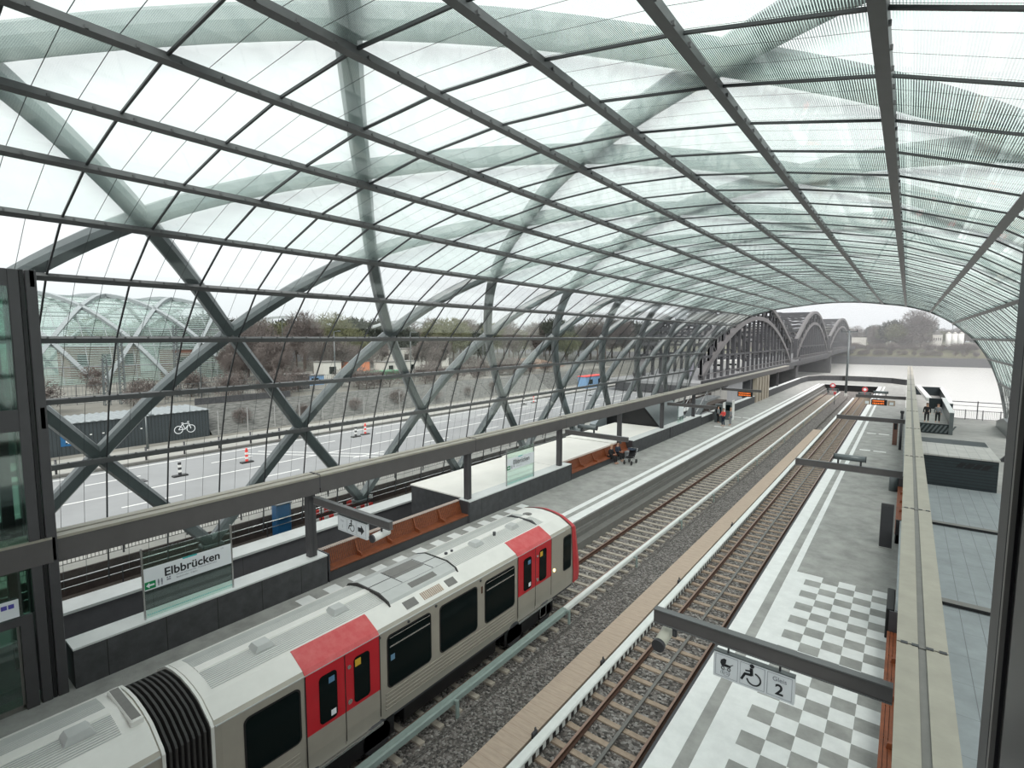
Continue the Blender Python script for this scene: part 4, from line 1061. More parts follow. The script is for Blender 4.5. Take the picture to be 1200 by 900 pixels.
b = MB(); b.prism([(xc-.80,2.22),(xc+.80,2.22),(xc+.45,2.41),(xc-.45,2.41)], fy(14.72), fy(14.80)); y = xc-.8
b.build('roof_grille', 'dark', train)
MB().tube((xc-.10,fy(15.3),2.33),(xc-.10,fy(15.3),2.38),.17,16).tube((xc-.10,fy(15.3),2.38),(xc-.10,fy(15.3),2.40),.08,12).build('roof_hatch','gutter',train)
# red front mask
def maskring(y, sx, dz, lo, off, sl=.3):
    return [p+((p-Vector((xc, p.y, 1.0))).normalized()*off) for p in ring(y, sx, dz, lo, sl)]
b = MB(); ye = fy(16.75); n = len(ring(0))
R = [maskring(ye-.49, .985, -.02, 0, .03, .08), maskring(ye-.17, .955, -.08, 0, .03, .16), maskring(ye+.03, .90, -.20, .18, .03, .20), maskring(ye+.03, .74, -.42, .5, .0, .20)]
vs = [v for r in R for v in r]; fs = []
for k in range(3):
    for i in list(range(0, n-1)):
        fs.append((k*n+i, k*n+i+1, (k+1)*n+i+1, (k+1)*n+i))
b.add(vs, fs); b.build('front_mask', 'red', train)
b = MB().prism([(xc-.9,.75),(xc+.9,.75),(xc+.86,1.9),(xc-.86,1.9)], ye-.25, ye-.02); b.build('windscreen', 'winglass', train)
b = MB().box(xc-1.0, xc+1.0, ye-.5, ye-.1, -.5, -.2); b.build('coupler_skirt', 'dark', train)
# bogies and underframe
for yb_ in (13.2, 6.2, -2.5, -8.5):
    t = MB().box(xc-1.0, xc+1.0, yb_-1.2, yb_+1.2, -.72, -.42).build('bogie', 'black', train)
    for dy in (-.85, .85):
        b = MB()
        for x in (TX1-.74, TX1+.74): b.tube((x-.06, yb_+dy, -.50), (x+.06, yb_+dy, -.50), .385, 20)
        b.tube((TX1-.7, yb_+dy, -.5), (TX1+.7, yb_+dy, -.5), .07, 8); b.build('wheelset', 'dark', t)
    b = MB().box(XS-.2, XS-.06, yb_-.9, yb_+.9, -.62, -.45).box(XS-.2,XS-.05,yb_-.25,yb_+.1,-.75,-.35); b.build('side_frame', 'dark', t); MB().box(XS-.03, XS-.01, yb_-1.35, yb_+1.35, -.68, -.24).build('skirt', 'black', t)
MB().box(xc-1.0, xc+1.1, 8.0, 11.6, -.75, -.28).build('equipment_box', 'black', train); MB().box(xc-.9,xc+1.05,-.5,2.6,-.7,-.28).build('equipment_box', 'black', train)
pl = Plane((XS+.0, fy(14.1), -.62), (0,1,0), (0,0,1)); b = MB()
for a in ((0,.03,0,.42),(.35,.38,0,.42),(0,.38,0,.03)): pl.rect(b, *a, .01, .02)
b.build('step_bracket', 'chrome', train)

# ================================================================ PEOPLE
def figure(loc, rz, label, top, trousers, hair, seated=False, arms='down', h=1.75, lean=0.):
    t = thing('person', label, 'person', loc); t.rotation_euler = (0,0,rz)
    k = h/1.75; hip = .47 if seated else .92
    hz = Vector((0, 0, hip)); L = lean
    ch = Vector((0, L*.6, hip+.42)); nk = Vector((0, L*.85, hip+.56)); hd = Vector((0, L, hip+.70))
    J = {}; V = []; E = []; Rr = []
    def v(p, r): V.append(Vector(p)*k); Rr.append(r*k); return len(V)-1
    def e(a, b): E.append((a, b))
    pel = v(hz, .125); w_ = v((0, L*.3, hip+.2), .12); c_ = v(ch, .14); n_ = v(nk, .055); h1 = v(hd, .085); h2 = v(hd+Vector((0,.0,.13)), .082)
    for a, b in ((pel,w_),(w_,c_),(c_,n_),(n_,h1),(h1,h2)): e(a,b)
    clo_t = [('t', pel)]; legs = []; arms_ = []
    for s in (-1, 1):
        hp = v((s*.10, 0, hip-.04), .085); e(pel, hp)
        if seated: kn = v((s*.12, .42, hip+.03), .06); an = v((s*.12, .46, .08), .042); toe = v((s*.12, .62, .04), .038)
        else: kn = v((s*.11, .03, .50), .06); an = v((s*.12, -.01, .08), .042); toe = v((s*.14, .15, .035), .036)
        e(hp,kn); e(kn,an); e(an,toe); legs.append((hp,kn,an))
        sh = v((s*.19, ch.y, ch.z+.06), .058); e(c_, sh)
        if arms == 'down': el = v((s*.25, ch.y-.03, ch.z-.22), .042); wr = v((s*.26, ch.y+.06, ch.z-.46), .028)
        else: el = v((s*.26, ch.y+.05, ch.z-.20), .042); wr = v((s*.14, ch.y+.26, ch.z-.20), .028)
        e(sh,el); e(el,wr); arms_.append((sh,el,wr))
        d = (V[wr]-V[el]).normalized(); pm = v(V[wr]/k+d*.07, .032); e(wr, pm)
        side = d.cross(Vector((0,0,1)) if abs(d.z) < .8 else Vector((1,0,0))).normalized()
        for q in range(4):
            base = V[pm]/k+side*(-.03+.02*q)*1; tip = base+d*(.07, .08, .076, .06)[q]+Vector((0,.02,0)); f1 = v(base+d*.02, .010); f2 = v(tip, .008); e(pm,f1); e(f1,f2)
        th = v(V[wr]/k+d*.04+side*.05+Vector((0,.02,0)), .011); e(wr, th)
    def skin(name, idx_pts, edges, rads, m, par, sub=1):
        me = bpy.data.meshes.new(name); me.from_pydata(idx_pts, edges, []); me.materials.append(M[m]); o = bpy.data.objects.new(name, me); C.objects.link(o)
        o.parent = par; sk = o.modifiers.new('skin', 'SKIN'); 
        if not me.skin_vertices: me.attributes.new
        return o, me, sk
    def skinmesh(name, pts, edges, rads, m, par):
        bm = bmesh.new(); ly = bm.verts.layers.skin.verify(); vv = [bm.verts.new(p) for p in pts]
        for a, b in edges: bm.edges.new((vv[a], vv[b]))
        for q, r in zip(vv, rads): q[ly].radius = (r, r)
        vv[0][ly].use_root = True
        me = bpy.data.meshes.new(name); bm.to_mesh(me); bm.free()
        o = bpy.data.objects.new(name, me); C.objects.link(o)
        o.modifiers.new('s', 'SKIN'); ss = o.modifiers.new('u', 'SUBSURF'); ss.levels = 1; ss.render_levels = 1
        dg = bpy.context.evaluated_depsgraph_get(); bpy.context.view_layer.update()
        m2 = bpy.data.meshes.new_from_object(o.evaluated_get(dg)); bpy.data.objects.remove(o)
        m2.materials.clear(); m2.materials.append(M[m])
        for p in m2.polygons: p.use_smooth = True; p.material_index = 0
        o = bpy.data.objects.new(name, m2); C.objects.link(o); o.parent = par; return o
    skinmesh('body', V, E, Rr, 'skin', t)
    # jacket
    ids = [c_, w_, pel]; pts = [V[c_], V[w_], V[pel]+Vector((0,0,-.03))]; ed = [(0,1),(1,2)]; rd = [.165*k,.15*k,.155*k]
    for sh, el, wr in arms_:
        n0 = len(pts); pts += [V[sh], V[el], V[wr]]; rd += [.075*k,.06*k,.045*k]; ed += [(0,n0),(n0,n0+1),(n0+1,n0+2)]
    pts.append(V[n_]-Vector((0,0,.02))); rd.append(.075*k); ed.append((0,len(pts)-1))
    skinmesh('jacket', pts, ed, rd, top, t)
    pts = [V[pel]]; rd = [.14*k]; ed = []
    for hp, kn, an in legs:
        n0 = len(pts); pts += [V[hp], V[kn], V[an]+Vector((0,0,.03))]; rd += [.10*k,.08*k,.062*k]; ed += [(0,n0),(n0,n0+1),(n0+1,n0+2)]
    skinmesh('trousers', pts, ed, rd, trousers, t)
    # face, hair
    hc = (V[h1]+V[h2])/2
    b = MB()
    for s in (-1,1): b.tube(hc+Vector((s*.03,.085,.0))*k, hc+Vector((s*.03,.092,.0))*k, .010*k, 6)
    b.bar(hc+Vector((-.025,.088,-.065))*k, hc+Vector((.025,.088,-.065))*k, .008, .01); o = b.build('facial_features', 'hair', None); o.parent = t
    b = MB(); b.tube(hc+Vector((0,.085,.0))*k, hc+Vector((0,.108,-.03))*k, .010*k, 6)
    for s in (-1,1): b.tube(hc+Vector((s*.083,0,-.02))*k, hc+Vector((s*.095,0,.02))*k, .02*k, 6)
    o = b.build('nose_and_ears', 'skin', None); o.parent = t
    b = MB(); n, mm = 12, 6
    vs = []; 
    for j in range(mm+1):
        a = math.pi*.62*j/mm
        for i in range(n):
            p_ = 2*math.pi*i/n; back = 1.0 if math.sin(p_) < .3 else .62
            aa = a*back; vs.append(hc+Vector((math.sin(aa)*math.cos(p_)*.098, math.sin(aa)*math.sin(p_)*.104-.006, math.cos(aa)*.125+.01))*k)
    fs = [(j*n+i, j*n+(i+1)%n, (j+1)*n+(i+1)%n, (j+1)*n+i) for j in range(mm) for i in range(n)]
    b.add(vs, fs, True); o = b.build('hair', hair, None); o.parent = t
    return t
M['hair_light'] = mat('fair_hair', (.42, .30, .20), .7)
figure((-14.2, 53.2, 0), R_(150), 'person in an orange-red vest and dark trousers standing by the far stairs', 'orange', 'cloth_blue', 'hair', arms='front')
figure((-15.2, 55.0, 0), R_(-60), 'person in a grey coat half hidden left of the orange vest', 'cloth_grey', 'cloth_black', 'hair')
figure((-13.75, 54.1, 0), R_(90), 'person in pale grey standing right behind the orange vest', 'cloth_grey', 'cloth_grey', 'hair_light')
figure((-16.18, 32.5, 0), R_(-90), 'fair-haired person in black seated on the far wooden bench', 'cloth_black', 'cloth_black', 'hair_light', True, 'front', lean=.12)
figure((-16.18, 33.6, 0), R_(-100), 'person in dark clothes seated beside the pushchair on the far bench', 'cloth_blue', 'cloth_black', 'hair', True, 'front', lean=.08)
figure((1.75, 61.9, .92), R_(170), 'person in black with legs apart on the raised landing', 'cloth_black', 'cloth_black', 'hair')
figure((2.55, 62.1, .92), R_(175), 'person in a grey jacket on the raised landing', 'cloth_grey', 'cloth_black', 'hair')
x, y = -14.95, 33.2
t = thing('pushchair', 'dark pushchair with black seat parked before the seated people', 'pushchair', (x, y, 0))
b = MB()
for dx, dy in ((-.26,-.4),(.26,-.4),(-.26,.4),(.26,.4)): b = MB(); b.tube((x+dx-.02,y+dy,.15),(x+dx+.02,y+dy,.15),.15,14); b.build('wheel','black',t)
b = MB()
for s in (-.24,.24): b.tube((x+s,y-.4,.15),(x+s,y+.45,.75),.02,6); b.tube((x+s,y+.4,.15),(x+s,y-.1,.55),.02,6); b.tube((x+s,y+.45,.75),(x+s,y+.62,1.02),.02,6)
b.tube((x-.24,y+.62,1.02),(x+.24,y+.62,1.02),.022,6); b.build('frame','chrome',t)
MB().prismx([(y-.3,.45),(y+.2,.42),(y+.42,.95),(y+.34,.98),(y+.1,.52),(y-.3,.53)],x-.22,x+.22).build('seat','cloth_black',t)
MB().prismx([(y+.42,.92),(y+.36,1.05),(y+.1,1.1),(y-.08,.98),(y+.1,.98),(y+.34,.92)],x-.23,x+.23).build('hood','cloth_blue',t)
b = MB().bev(-16.0,-15.6,34.4,34.8,0,.55,.06); solo(b,'bag','cloth_grey','grey bag on the platform beside the pushchair','bag')

# ================================================================ ROADSIDE AND BACKGROUND ON THE LEFT
# pavement railing with balusters
t = thing('railing', 'grey baluster railing along the pavement edge outside the canopy', 'railing', (-26.6, 20, -.55), 'street railings')
b = MB().box(-26.62, -26.56, 2, 46, .32, .37).box(-26.61,-26.57,2,46,-.42,-.39); y = 2.0
while y < 46: b.box(-26.60,-26.575,y,y+.02,-.42,.33); y += .13
b.build('grille','gutter',t)
for i in range(18): MB().box(-26.62,-26.56,2+2.5*i,2.06+2.5*i,-.55,.42).build('post','dark',t)
t = thing('railing', 'pale tubular handrail above the dark planting strip outside the glass', 'railing', (-24.9, 20, -1.55), 'street railings')
MB().tube((-24.9,0,-.45),(-24.9,60,-.45),.035,8).tube((-24.9,0,-.75),(-24.9,60,-.75),.02,6).build('handrail','chrome',t)
for i in range(20): MB().tube((-24.9,.5+3*i,-1.55),(-24.9,.5+3*i,-.45),.03,6).build('post','dark',t)
b = MB().bev(-25.6,-25.0,13.1,13.85,-1.55,.22,.04); b.mi=1; b.box(-25.65,-24.95,13.05,13.9,.22,.27)
solo(b,'utility_cabinet',['blue','steel'],'bright blue cabinet with grey lid outside the glass','cabinet')
for i,(y,lab) in enumerate(((15.3,'red and white striped barrier outside the glass, nearest the blue cabinet'),(17.4,'red and white striped barrier outside the glass, farther from the blue cabinet'))):
    t = thing('road_barrier', lab, 'barrier', (-25.3,y,-1.55), 'striped barriers')
    b = MB(); n = 6
    for j in range(n): b.mi = j%2; b.box(-25.33,-25.27,y+.3*j,y+.3*j+.3,-.95,-.7)
    for j in range(n): b.mi = (j+1)%2; b.box(-25.33,-25.27,y+.3*j,y+.3*j+.3,-1.4,-1.2)
    b.build('plank',['orange','white'],t)
    for yy in (y+.05,y+1.75): MB().box(-25.32,-25.28,yy-.03,yy+.03,-1.5,-.6).box(-25.5,-25.1,yy-.08,yy+.08,-1.55,-1.5).build('post','dark',t)
# lane beacons
bp = [(-38.6,13.6),(-38.9,18.2),(-40.9,29.3),(-41.2,30.6),(-42.2,58),(-42.3,60.5),(-40.3,73.5),(-40.4,76)]
bl_ = ['slim dark traffic beacon on the road, nearest the lift shaft','red-tipped traffic beacon standing on the road before the dark bicycle building','left beacon of the middle pair on the road','right beacon of the middle pair on the road','left beacon of the second pair on the road','right beacon of the second pair on the road','left beacon of the farthest pair on the road','right beacon of the farthest pair on the road']
def beacon(x,y,label,red):
    t = thing('traffic_beacon', label, 'traffic beacon', (x,y,-.62), 'traffic beacons on the road')
    MB().bev(x-.22,x+.22,y-.45,y+.45,-.62,-.52,.03).build('base','black',t)
    b = MB()
    for j in range(5): b.mi = j%2; b.box(x-.05,x+.05,y-.09,y+.09,-.52+.17*j,-.52+.17*(j+1))
    b.build('board',['orange' if red else 'dark','white'],t)
    if red: MB().tube((x,y,.33),(x,y,.47),.07,8).build('lamp','orange',t)
for i,(x,y) in enumerate(bp): beacon(x,y,bl_[i],i in (1,3,5))
b = MB().bev(-39.6,-38.8,10.9,11.8,-.62,-.55,.02); solo(b,'rubber_base','dark','loose dark rubber base lying on the road left of the beacons','rubber base')
# bollards at the far kerb
for i in range(9):
    x,y = -45.1, 8.5+2.6*i
    o = solo(MB().tube((x,y,-.5),(x,y,.45),.07,8).tube((x,y,.45),(x,y,.5),.08,8),'bollard','dark','dark bollard in the row along the far kerb before the bicycle building','bollard','bollards along the far kerb')
# dark building with bicycle sign
t = thing('bicycle_store', 'long dark corrugated shed with a white bicycle symbol and a blue sign', 'building', (-54,14,-.5))
b = MB().box(-56,-51.0,2,20.6,-.5,2.05); b.build('wall', add_lines(mat('corrugated_dark',(.035,.045,.05),.5,0,.1,1),'Y',.25,.06,(.015,.02,.024)), t)
b = MB(); y = 1.8
while y < 20.8: b.prismx([(y,2.05),(y+.25,2.15),(y+.5,2.05)],-56.1,-50.9); y += .5
b.build('roof','slate',t)
pl = Plane((-50.98,17.6,.1),(0,1,0),(0,0,1)); b = MB()
for u in (.45,1.45): pl.ring(b,u,.42,.30,.36,0,360,.01)
for a in ((.45,.42,.78,.92),(.78,.92,1.3,.92),(1.3,.92,1.45,.42),(.78,.92,.98,.42),(.98,.42,.45,.42),(.98,.42,1.3,.9),(1.22,1.06,1.3,.9),(.68,1.0,.86,1.0),(1.16,1.08,1.34,1.08)): pl.line(b,*a,.06,.012)
b.build('bicycle_symbol','sign',t)
pl = Plane((-50.98,10.0,.35),(0,1,0),(0,0,1)); b = MB(); pl.rect(b,0,1.05,0,.95,.01); sg = b.build('blue_sign','blue',t)
b = MB(); pl.rect(b,.30,.90,.18,.28,.016); pl.rect(b,.30,.42,.18,.75,.016); pl.rect(b,.30,.80,.62,.75,.016); pl.rect(b,.42,.85,.40,.50,.016); b.build('sign_symbol','sign',t)
b = MB()
for y in (8.6,9.2,11.8,12.6,15.2): b.box(-50.99,-50.96,y,y+.14,1.0,1.08)
b.build('wall_lamp','white',t)
# street lamp posts
def lamp(x,y,z0,h,label):
    t = thing('street_lamp',label,'street lamp',(x,y,z0),'street lamps on the left')
    MB().tube((x,y,z0),(x,y,z0+h),.09,8,.05).build('pole','steel',t); MB().bar((x,y,z0+h),(x+1.2,y,z0+h+.1),.08,.08).build('arm','steel',t); MB().bev(x+.9,x+1.6,y-.12,y+.12,z0+h+.02,z0+h+.14,.03).build('lamp_head','steel',t)
lamp(-49.6,15.2,-.5,2.9,'short pale post standing before the dark bicycle building')
for i,(x,y) in enumerate(((-66,26),(-66,44),(-70,62),(-72,84),(-72,108))): lamp(x,y,1.5,8,['first slim street lamp behind the stone wall, counted from the lift shaft','second slim street lamp behind the stone wall','third slim street lamp behind the stone wall','fourth slim street lamp behind the stone wall','farthest slim street lamp behind the stone wall'][i])
# streaky stone wall, dark fence band
m_ = mat('weathered_stone_wall',(.04,.043,.04),.9,0,.3,3,.3,6,col2=(.19,.19,.18),detail=6,stretch=(1,.45,3.5))
b = MB().add([(-50.7,20.8,-.5),(-50.7,60,-.5),(-50.7,100,-.5),(-54.2,20.8,2.1),(-54.2,60,1.9),(-54.2,100,1.6),(-57.5,20.8,1.7),(-57.5,60,1.7),(-57.5,100,1.6)],[(0,1,4,3),(1,2,5,4),(3,4,7,6),(4,5,8,7)]); tag(b.build('wall_stone',m_),kind='structure')
b = MB().box(-54.5,-54.35,20.8,30.5,2.14,2.8); solo(b,'site_fence','parapet','dark solid fence band on top of the stone wall right of the bicycle shed','fence')
for i in range(16):
    y = 21.2+2.7*i
    o = solo(MB().tube((-50.55,y,-.5),(-50.55,y,1.9),.05,6),'fence_post','chrome','pale slim post in the row before the streaky stone wall','post','posts before the stone wall')
# shrubs, containers, small buildings
def box_house(x0,x1,y0,y1,z0,z1,m,label,cat='container',name='container',win=True,roof=None,grp=None):
    t = thing(name,label,cat,((x0+x1)/2,(y0+y1)/2,z0),grp)
    MB().box(x0,x1,y0,y1,z0,z1).build('body',m,t)
    MB().box(x0-.1,x1+.1,y0-.1,y1+.1,z1,z1+.12).build('roof',roof or 'gutter',t)
    if win:
        n = max(1,int((y1-y0)/2.6))
        for i in range(min(n,10)):
            yy = y0+(y1-y0)*(i+.3)/n; b = MB(); Plane((x1+.01,yy,z0),(0,1,0),(0,0,1)).rect(b,0,(y1-y0)/n*.4,(z1-z0)*.35,(z1-z0)*.75); b.build('window','winglass',t)
M['green_tarp'] = mat('green_tarpaulin',(.03,.30,.12),.5)
M['blue_pale'] = mat('pale_blue_panel',(.18,.32,.52),.5)
M['orange_dull'] = mat('dull_orange',(.55,.20,.10),.6)
box_house(-72,-69.5,53.2,59.8,1.6,2.9,'green_tarp','low bright green container behind the stone wall',win=False,roof='green_tarp')
box_house(-72,-69.6,41.5,44.5,1.6,3.0,'blue_pale','pale blue and white container left of the green one')
box_house(-68,-65.5,36.8,39.6,1.6,3.6,'dark','dark grey twin-doored container on the building site',win=False)
box_house(-78,-75,48,51.2,1.6,4.6,'building','small white site cabin behind the blue container')
box_house(-83,-79,56.5,60,1.6,4.2,'orange_dull','dull orange container in front of the trees',win=False)
box_house(-80,-77,62,70,1.6,4.0,'building','long white site cabin right of the green container')
box_house(-96,-90,74,92,1.6,6.0,'building','low pale hall at the foot of the leafless trees',cat='building',name='hall')
box_house(-120,-112,24,34,1.6,7.0,'brick','red brick building seen through the first lattice cross',cat='building',name='brick_building')
box_house(-104,-98,34.5,37.5,1.6,6.5,'brick','narrow brick gatehouse near the distant canopy',cat='building',name='brick_building')
box_house(-150,-140,60,88,1.6,8.0,'grey_building','long grey hall far beyond the building site',cat='building',name='hall')
box_house(-47.5,-45.8,82,89,-.5,1.6,'blue_pale','pale blue kiosk with a red roof by the road near the bridge',cat='kiosk',name='kiosk',roof='orange')
# construction mound
b = MB(); n = 14; vs=[]; fs=[]
for j in range(5):
    r = 1-j/4.5
    for i in range(n):
        a = 2*math.pi*i/n; k = 1+.12*math.sin(3*a+j); vs.append((-72+6*r*k*math.cos(a),100+16*r*k*math.sin(a),1.4+2.6*(1-r)**.8))
fs = [(j*n+i,j*n+(i+1)%n,(j+1)*n+(i+1)%n,(j+1)*n+i) for j in range(4) for i in range(n)]+[tuple(range(4*n,5*n))]
b.add(vs,fs,True); solo(b,'earth_mound',mat('brown_earth',(.16,.11,.08),.95,0,.25,.8),'brown earth mound beside the road before the bridge','mound')
# dark lattice masts by the distant station
for i,(x,y,h,lab) in enumerate(((-66,18.3,7.5,'dark lattice mast right before the distant glass canopy'),(-69,24.6,8.5,'second dark lattice mast right of the distant glass canopy'),(-66,16.9,5,'short dark lattice mast nearest the lift shaft'))):
    t = thing('lattice_mast',lab,'mast',(x,y,1.5),'lattice masts'); b = MB()
    for dx,dy in ((-.25,-.25),(.25,-.25),(.25,.25),(-.25,.25)): b.tube((x+dx,y+dy,1.5),(x+dx*.6,y+dy*.6,1.5+h),.05,4)
    b.build('legs','steel',t); b = MB(); z = 1.5
    while z < 1.4+h: b.tube((x-.25,y-.25,z),(x+.25,y+.25,z+.6),.03,4).tube((x+.25,y-.25,z),(x-.25,y+.25,z+.6),.03,4).tube((x-.25,y+.25,z+.3),(x+.25,y-.25,z+.6),.03,4); z += .6
    b.build('bracing','steel',t)
# distant second glass canopy
M['pale_steel'] = mat('pale_grey_steel',(.30,.33,.34),.5)
def far_canopy(cx,y0,y1,hw,top,label,n=3):
    t = thing('distant_canopy',label,'canopy',(cx,(y0+y1)/2,1.5),'glass canopies of the neighbouring station')
    def P(a,y,o=0): return Vector((cx+(hw+o)*math.cos(a),y,1.0+(top-1+o)*math.sin(a)))
    gl = MB(); A=[math.pi*i/14 for i in range(15)]
    gl.add([P(a,y) for a in A for y in (y0,y1)],[(2*i,2*i+1,2*i+3,2*i+2) for i in range(14)],True); gl.build('glass','glass_frit',t,fix=False)
    L = y1-y0
    for fam in (1,-1):
        for m in range(-2*n,3*n):
            pts=[]
            for i in range(29):
                a = math.pi*i/28; y = y0+L*m/n+fam*L/n*1.6*i/28*2
                if y0-.1<=y<=y1+.1: pts.append(P(a,y,.4))
            if len(pts)>3: MB().path(pts,.55,.55,(0,1,0)).build('arch',M['pale_steel'],t)
    for i in range(1,14):
        p = P(A[i],0); MB().box(p.x-.07,p.x+.07,y0,y1,p.z-.07,p.z+.07).build('purlin',M['pale_steel'],t)
    for i in range(int(L/3)+1):
        y=y0+3*i; MB().path([P(a,y) for a in A],.07,.07,(0,1,0)).build('rib',M['pale_steel'],t)
far_canopy(-112,14,44,15,15.5,'distant pale glass barrel canopy seen beside the lift shaft')
# long white arch bridge / footbridge far behind the trees
def white_bridge(x,y0,spans,L,z0,h,label):
    t = thing('arch_bridge',label,'bridge',(x,y0,1.5))
    for s in range(spans):
        ya=y0+L*s; pts=[Vector((x,ya+L*i/16,z0+h*math.sin(math.pi*i/16))) for i in range(17)]
        MB().path(pts,.6,.9,(1,0,0)).build('arch',mat('pale_bridge_paint_%d'%s,(.45,.48,.48),.5),t)
        b=MB()
        for i in range(1,16): b.tube(pts[i],(x,pts[i].y,z0-2),.08,4)
        b.build('hangers','steel',t)
        MB().box(x-.8,x+.8,ya-.8,ya+.8,1.0,z0+.2).build('pier','concrete',t)
    MB().box(x-3,x+3,y0,y0+L*spans,z0-2.6,z0-2).build('deck','concrete',t)
white_bridge(-125,52,4,38,9.5,4.2,'far pale bridge with low lens-shaped arches above the trees')

# ================================================================ TREES
def make_tree(name,h,spread,seed,label,bark='bark',leaf='twig',twigs=900,dens=1.,lean=0):
    rnd = random.Random(seed); t = thing(name,label,'tree',(0,0,0)); b = MB(); tw = []
    def grow(p,d,L,r,lev):
        q = p+d*L; b.tube(p,q,r,5 if lev<2 else 3,r*.62)
        if lev >= 4: tw.append((q,d,L)); return
        tw.append((q,d,L)) if lev>=2 else None
        for i in range(3 if lev<3 else 2):
            a = rnd.uniform(0,2*math.pi); s = rnd.uniform(.35,.85)*spread
            nd = (d+Vector((math.cos(a)*s,math.sin(a)*s,rnd.uniform(-.05,.3)))).normalized(); grow(q,nd,L*rnd.uniform(.62,.85),r*.6,lev+1)
    grow(Vector((0,0,0)),Vector((0,0,1)),h*.27,h*.022,0)
    o = b.build('trunk_and_branches',bark,None); o.parent = t
    b = MB()
    for i in range(twigs):
        q,d,L = rnd.choice(tw); a = Vector((rnd.gauss(0,1),rnd.gauss(0,1),rnd.gauss(.4,.8))).normalized(); l = h*rnd.uniform(.04,.13); wd = h*.0028*dens
        if i%3:   # fill a rounded crown
            g_ = Vector((rnd.gauss(0,1),rnd.gauss(0,1),rnd.gauss(0,1))).normalized()*rnd.random()**.4
            lo = .30 if h > 5 else .10
            q = Vector((g_.x*h*.34*spread, g_.y*h*.34*spread, h*(lo+(1-lo)/2)+g_.z*h*(1-lo)/2)); a = (a+g_*.8).normalized()
        s = q+a*h*rnd.uniform(0,.03); e_ = s+a*l; c = a.orthogonal().normalized()*wd; c2 = a.cross(c)
        b.add([s-c,s+c,e_+c2*.4],[(0,1,2)]); b.add([s-c2,s+c2,e_+c*.4],[(0,1,2)])
    o = b.build('twigs',leaf,None,fix=False); o.parent = t
    return t
tA = make_tree('bare_tree',10,1.0,1,'bare winter tree','bark','twig',2600,1.6)
tB = make_tree('bare_tree',10,.8,2,'bare winter tree','bark','twig',2600,1.6)
tC = make_tree('bare_tree',10,1.2,3,'bare budding tree','bark','twig_green',2600,2.4)
tD = make_tree('dense_tree',10,1.3,4,'dense dark tree','bark','evergreen',2600,6)
tE = make_tree('shrub',4,1.6,5,'brown leafless shrub','bark','twig',1400,4)
protos=[tA,tB,tC,tD]
rnd = random.Random(11)
used = set()
def plant(pr,x,y,z,s,label,grp):
    if id(pr) in used: o = dup(pr,(x,y,z),label,grp,rnd.uniform(0,6.28),(s,s,s))
    else: used.add(id(pr)); pr.location=(x,y,z); pr.scale=(s,s,s); pr['label']=label; pr['group']=grp; o=pr
    return o
PL = []
def spot(fn, md):
    for _ in range(80):
        x, y = fn()
        if all((x-a)**2+(y-b_)**2 > md*md for a, b_ in PL): break
    PL.append((x, y)); return x, y
def left_belt():
    y = rnd.uniform(44, 185); return (-92 if y < 80 else -80 if y < 118 else -66)-rnd.uniform(0, 100), y
for i in range(170):
    x, y = spot(left_belt, 7.5)
    if -152 < x < -138 and 58 < y < 90: continue
    if -98 < x < -88 and 72 < y < 94: continue
    if -132 < x < -118 and y > 50 and y < 206: continue
    if -89 < x < -55 and 84 < y < 117: continue
    k = i%3 if i%6 else 3
    plant(protos[k],x,y,1.5,rnd.uniform(.85,1.3),*(('dense dark evergreen in the tree belt beyond the road','evergreens beyond the road') if k == 3 else ('greenish budding tree in the tree belt beyond the road','budding trees beyond the road') if k == 2 else ('brown leafless tree in the tree belt beyond the road','leafless trees beyond the road')))
for i in range(44):
    y = rnd.uniform(24,96); x = -56.5-rnd.uniform(0,8)
    plant(tE,x,y,1.6,rnd.uniform(.4,.8),'low leafless shrub on the bank above the stone wall','shrubs above the stone wall')
for i in range(7):
    plant(tE,-51.6+rnd.uniform(-.2,.4),24+i*6.5,.1,rnd.uniform(.35,.5),'low leafless shrub at the foot of the stone wall','shrubs below the stone wall')
for i in range(60):
    x, y = rnd.uniform(-100, -60), rnd.uniform(8, 100)
    if any(a < x < b_ and c < y < d for a, b_, c, d in ((-74,-64,34,62),(-85,-74,46,72),(-99,-88,72,94),(-105,-97,33,39),(-88,-56,84,117))): continue
    plant(tE,x,y,1.5,rnd.uniform(.35,.9),'low brown shrub scattered over the open ground beyond the stone bank','shrubs on the open ground')
for i in range(34):
    x, y = rnd.uniform(-92, -74), rnd.uniform(30, 82)
    if any(a < x < b_ and c < y < d for a, b_, c, d in ((-97,-88,72,94),(-82,-73,46,72),(-98,-84,14,30))): continue
    plant(tB if i%2 else tA,x,y,1.5,rnd.uniform(.45,.75),'small leafless tree standing on the building site','small leafless trees on the building site')
for i,(x,y0,y1,lab) in enumerate(((-62.5,21,60,'long pale mesh site fence nearest behind the stone bank'),(-68.5,8,34,'pale mesh site fence before the distant glass canopy'),(-86,32,72,'pale mesh site fence behind the white cabins'))):
    t = thing('site_fence',lab,'fence',(x,(y0+y1)/2,1.6),'mesh site fences')
    b = MB(); y = y0
    while y < y1: b.box(x-.012,x+.012,y,y+.02,1.7,3.6); y += .30
    b.box(x-.02,x+.02,y0,y1,3.58,3.62).box(x-.02,x+.02,y0,y1,1.7,1.74).box(x-.02,x+.02,y0,y1,2.6,2.64); b.build('mesh','steel',t)
    y = y0
    while y <= y1: MB().tube((x,y,1.6),(x,y,3.75),.05,6).build('post','chrome',t); y += 3.5
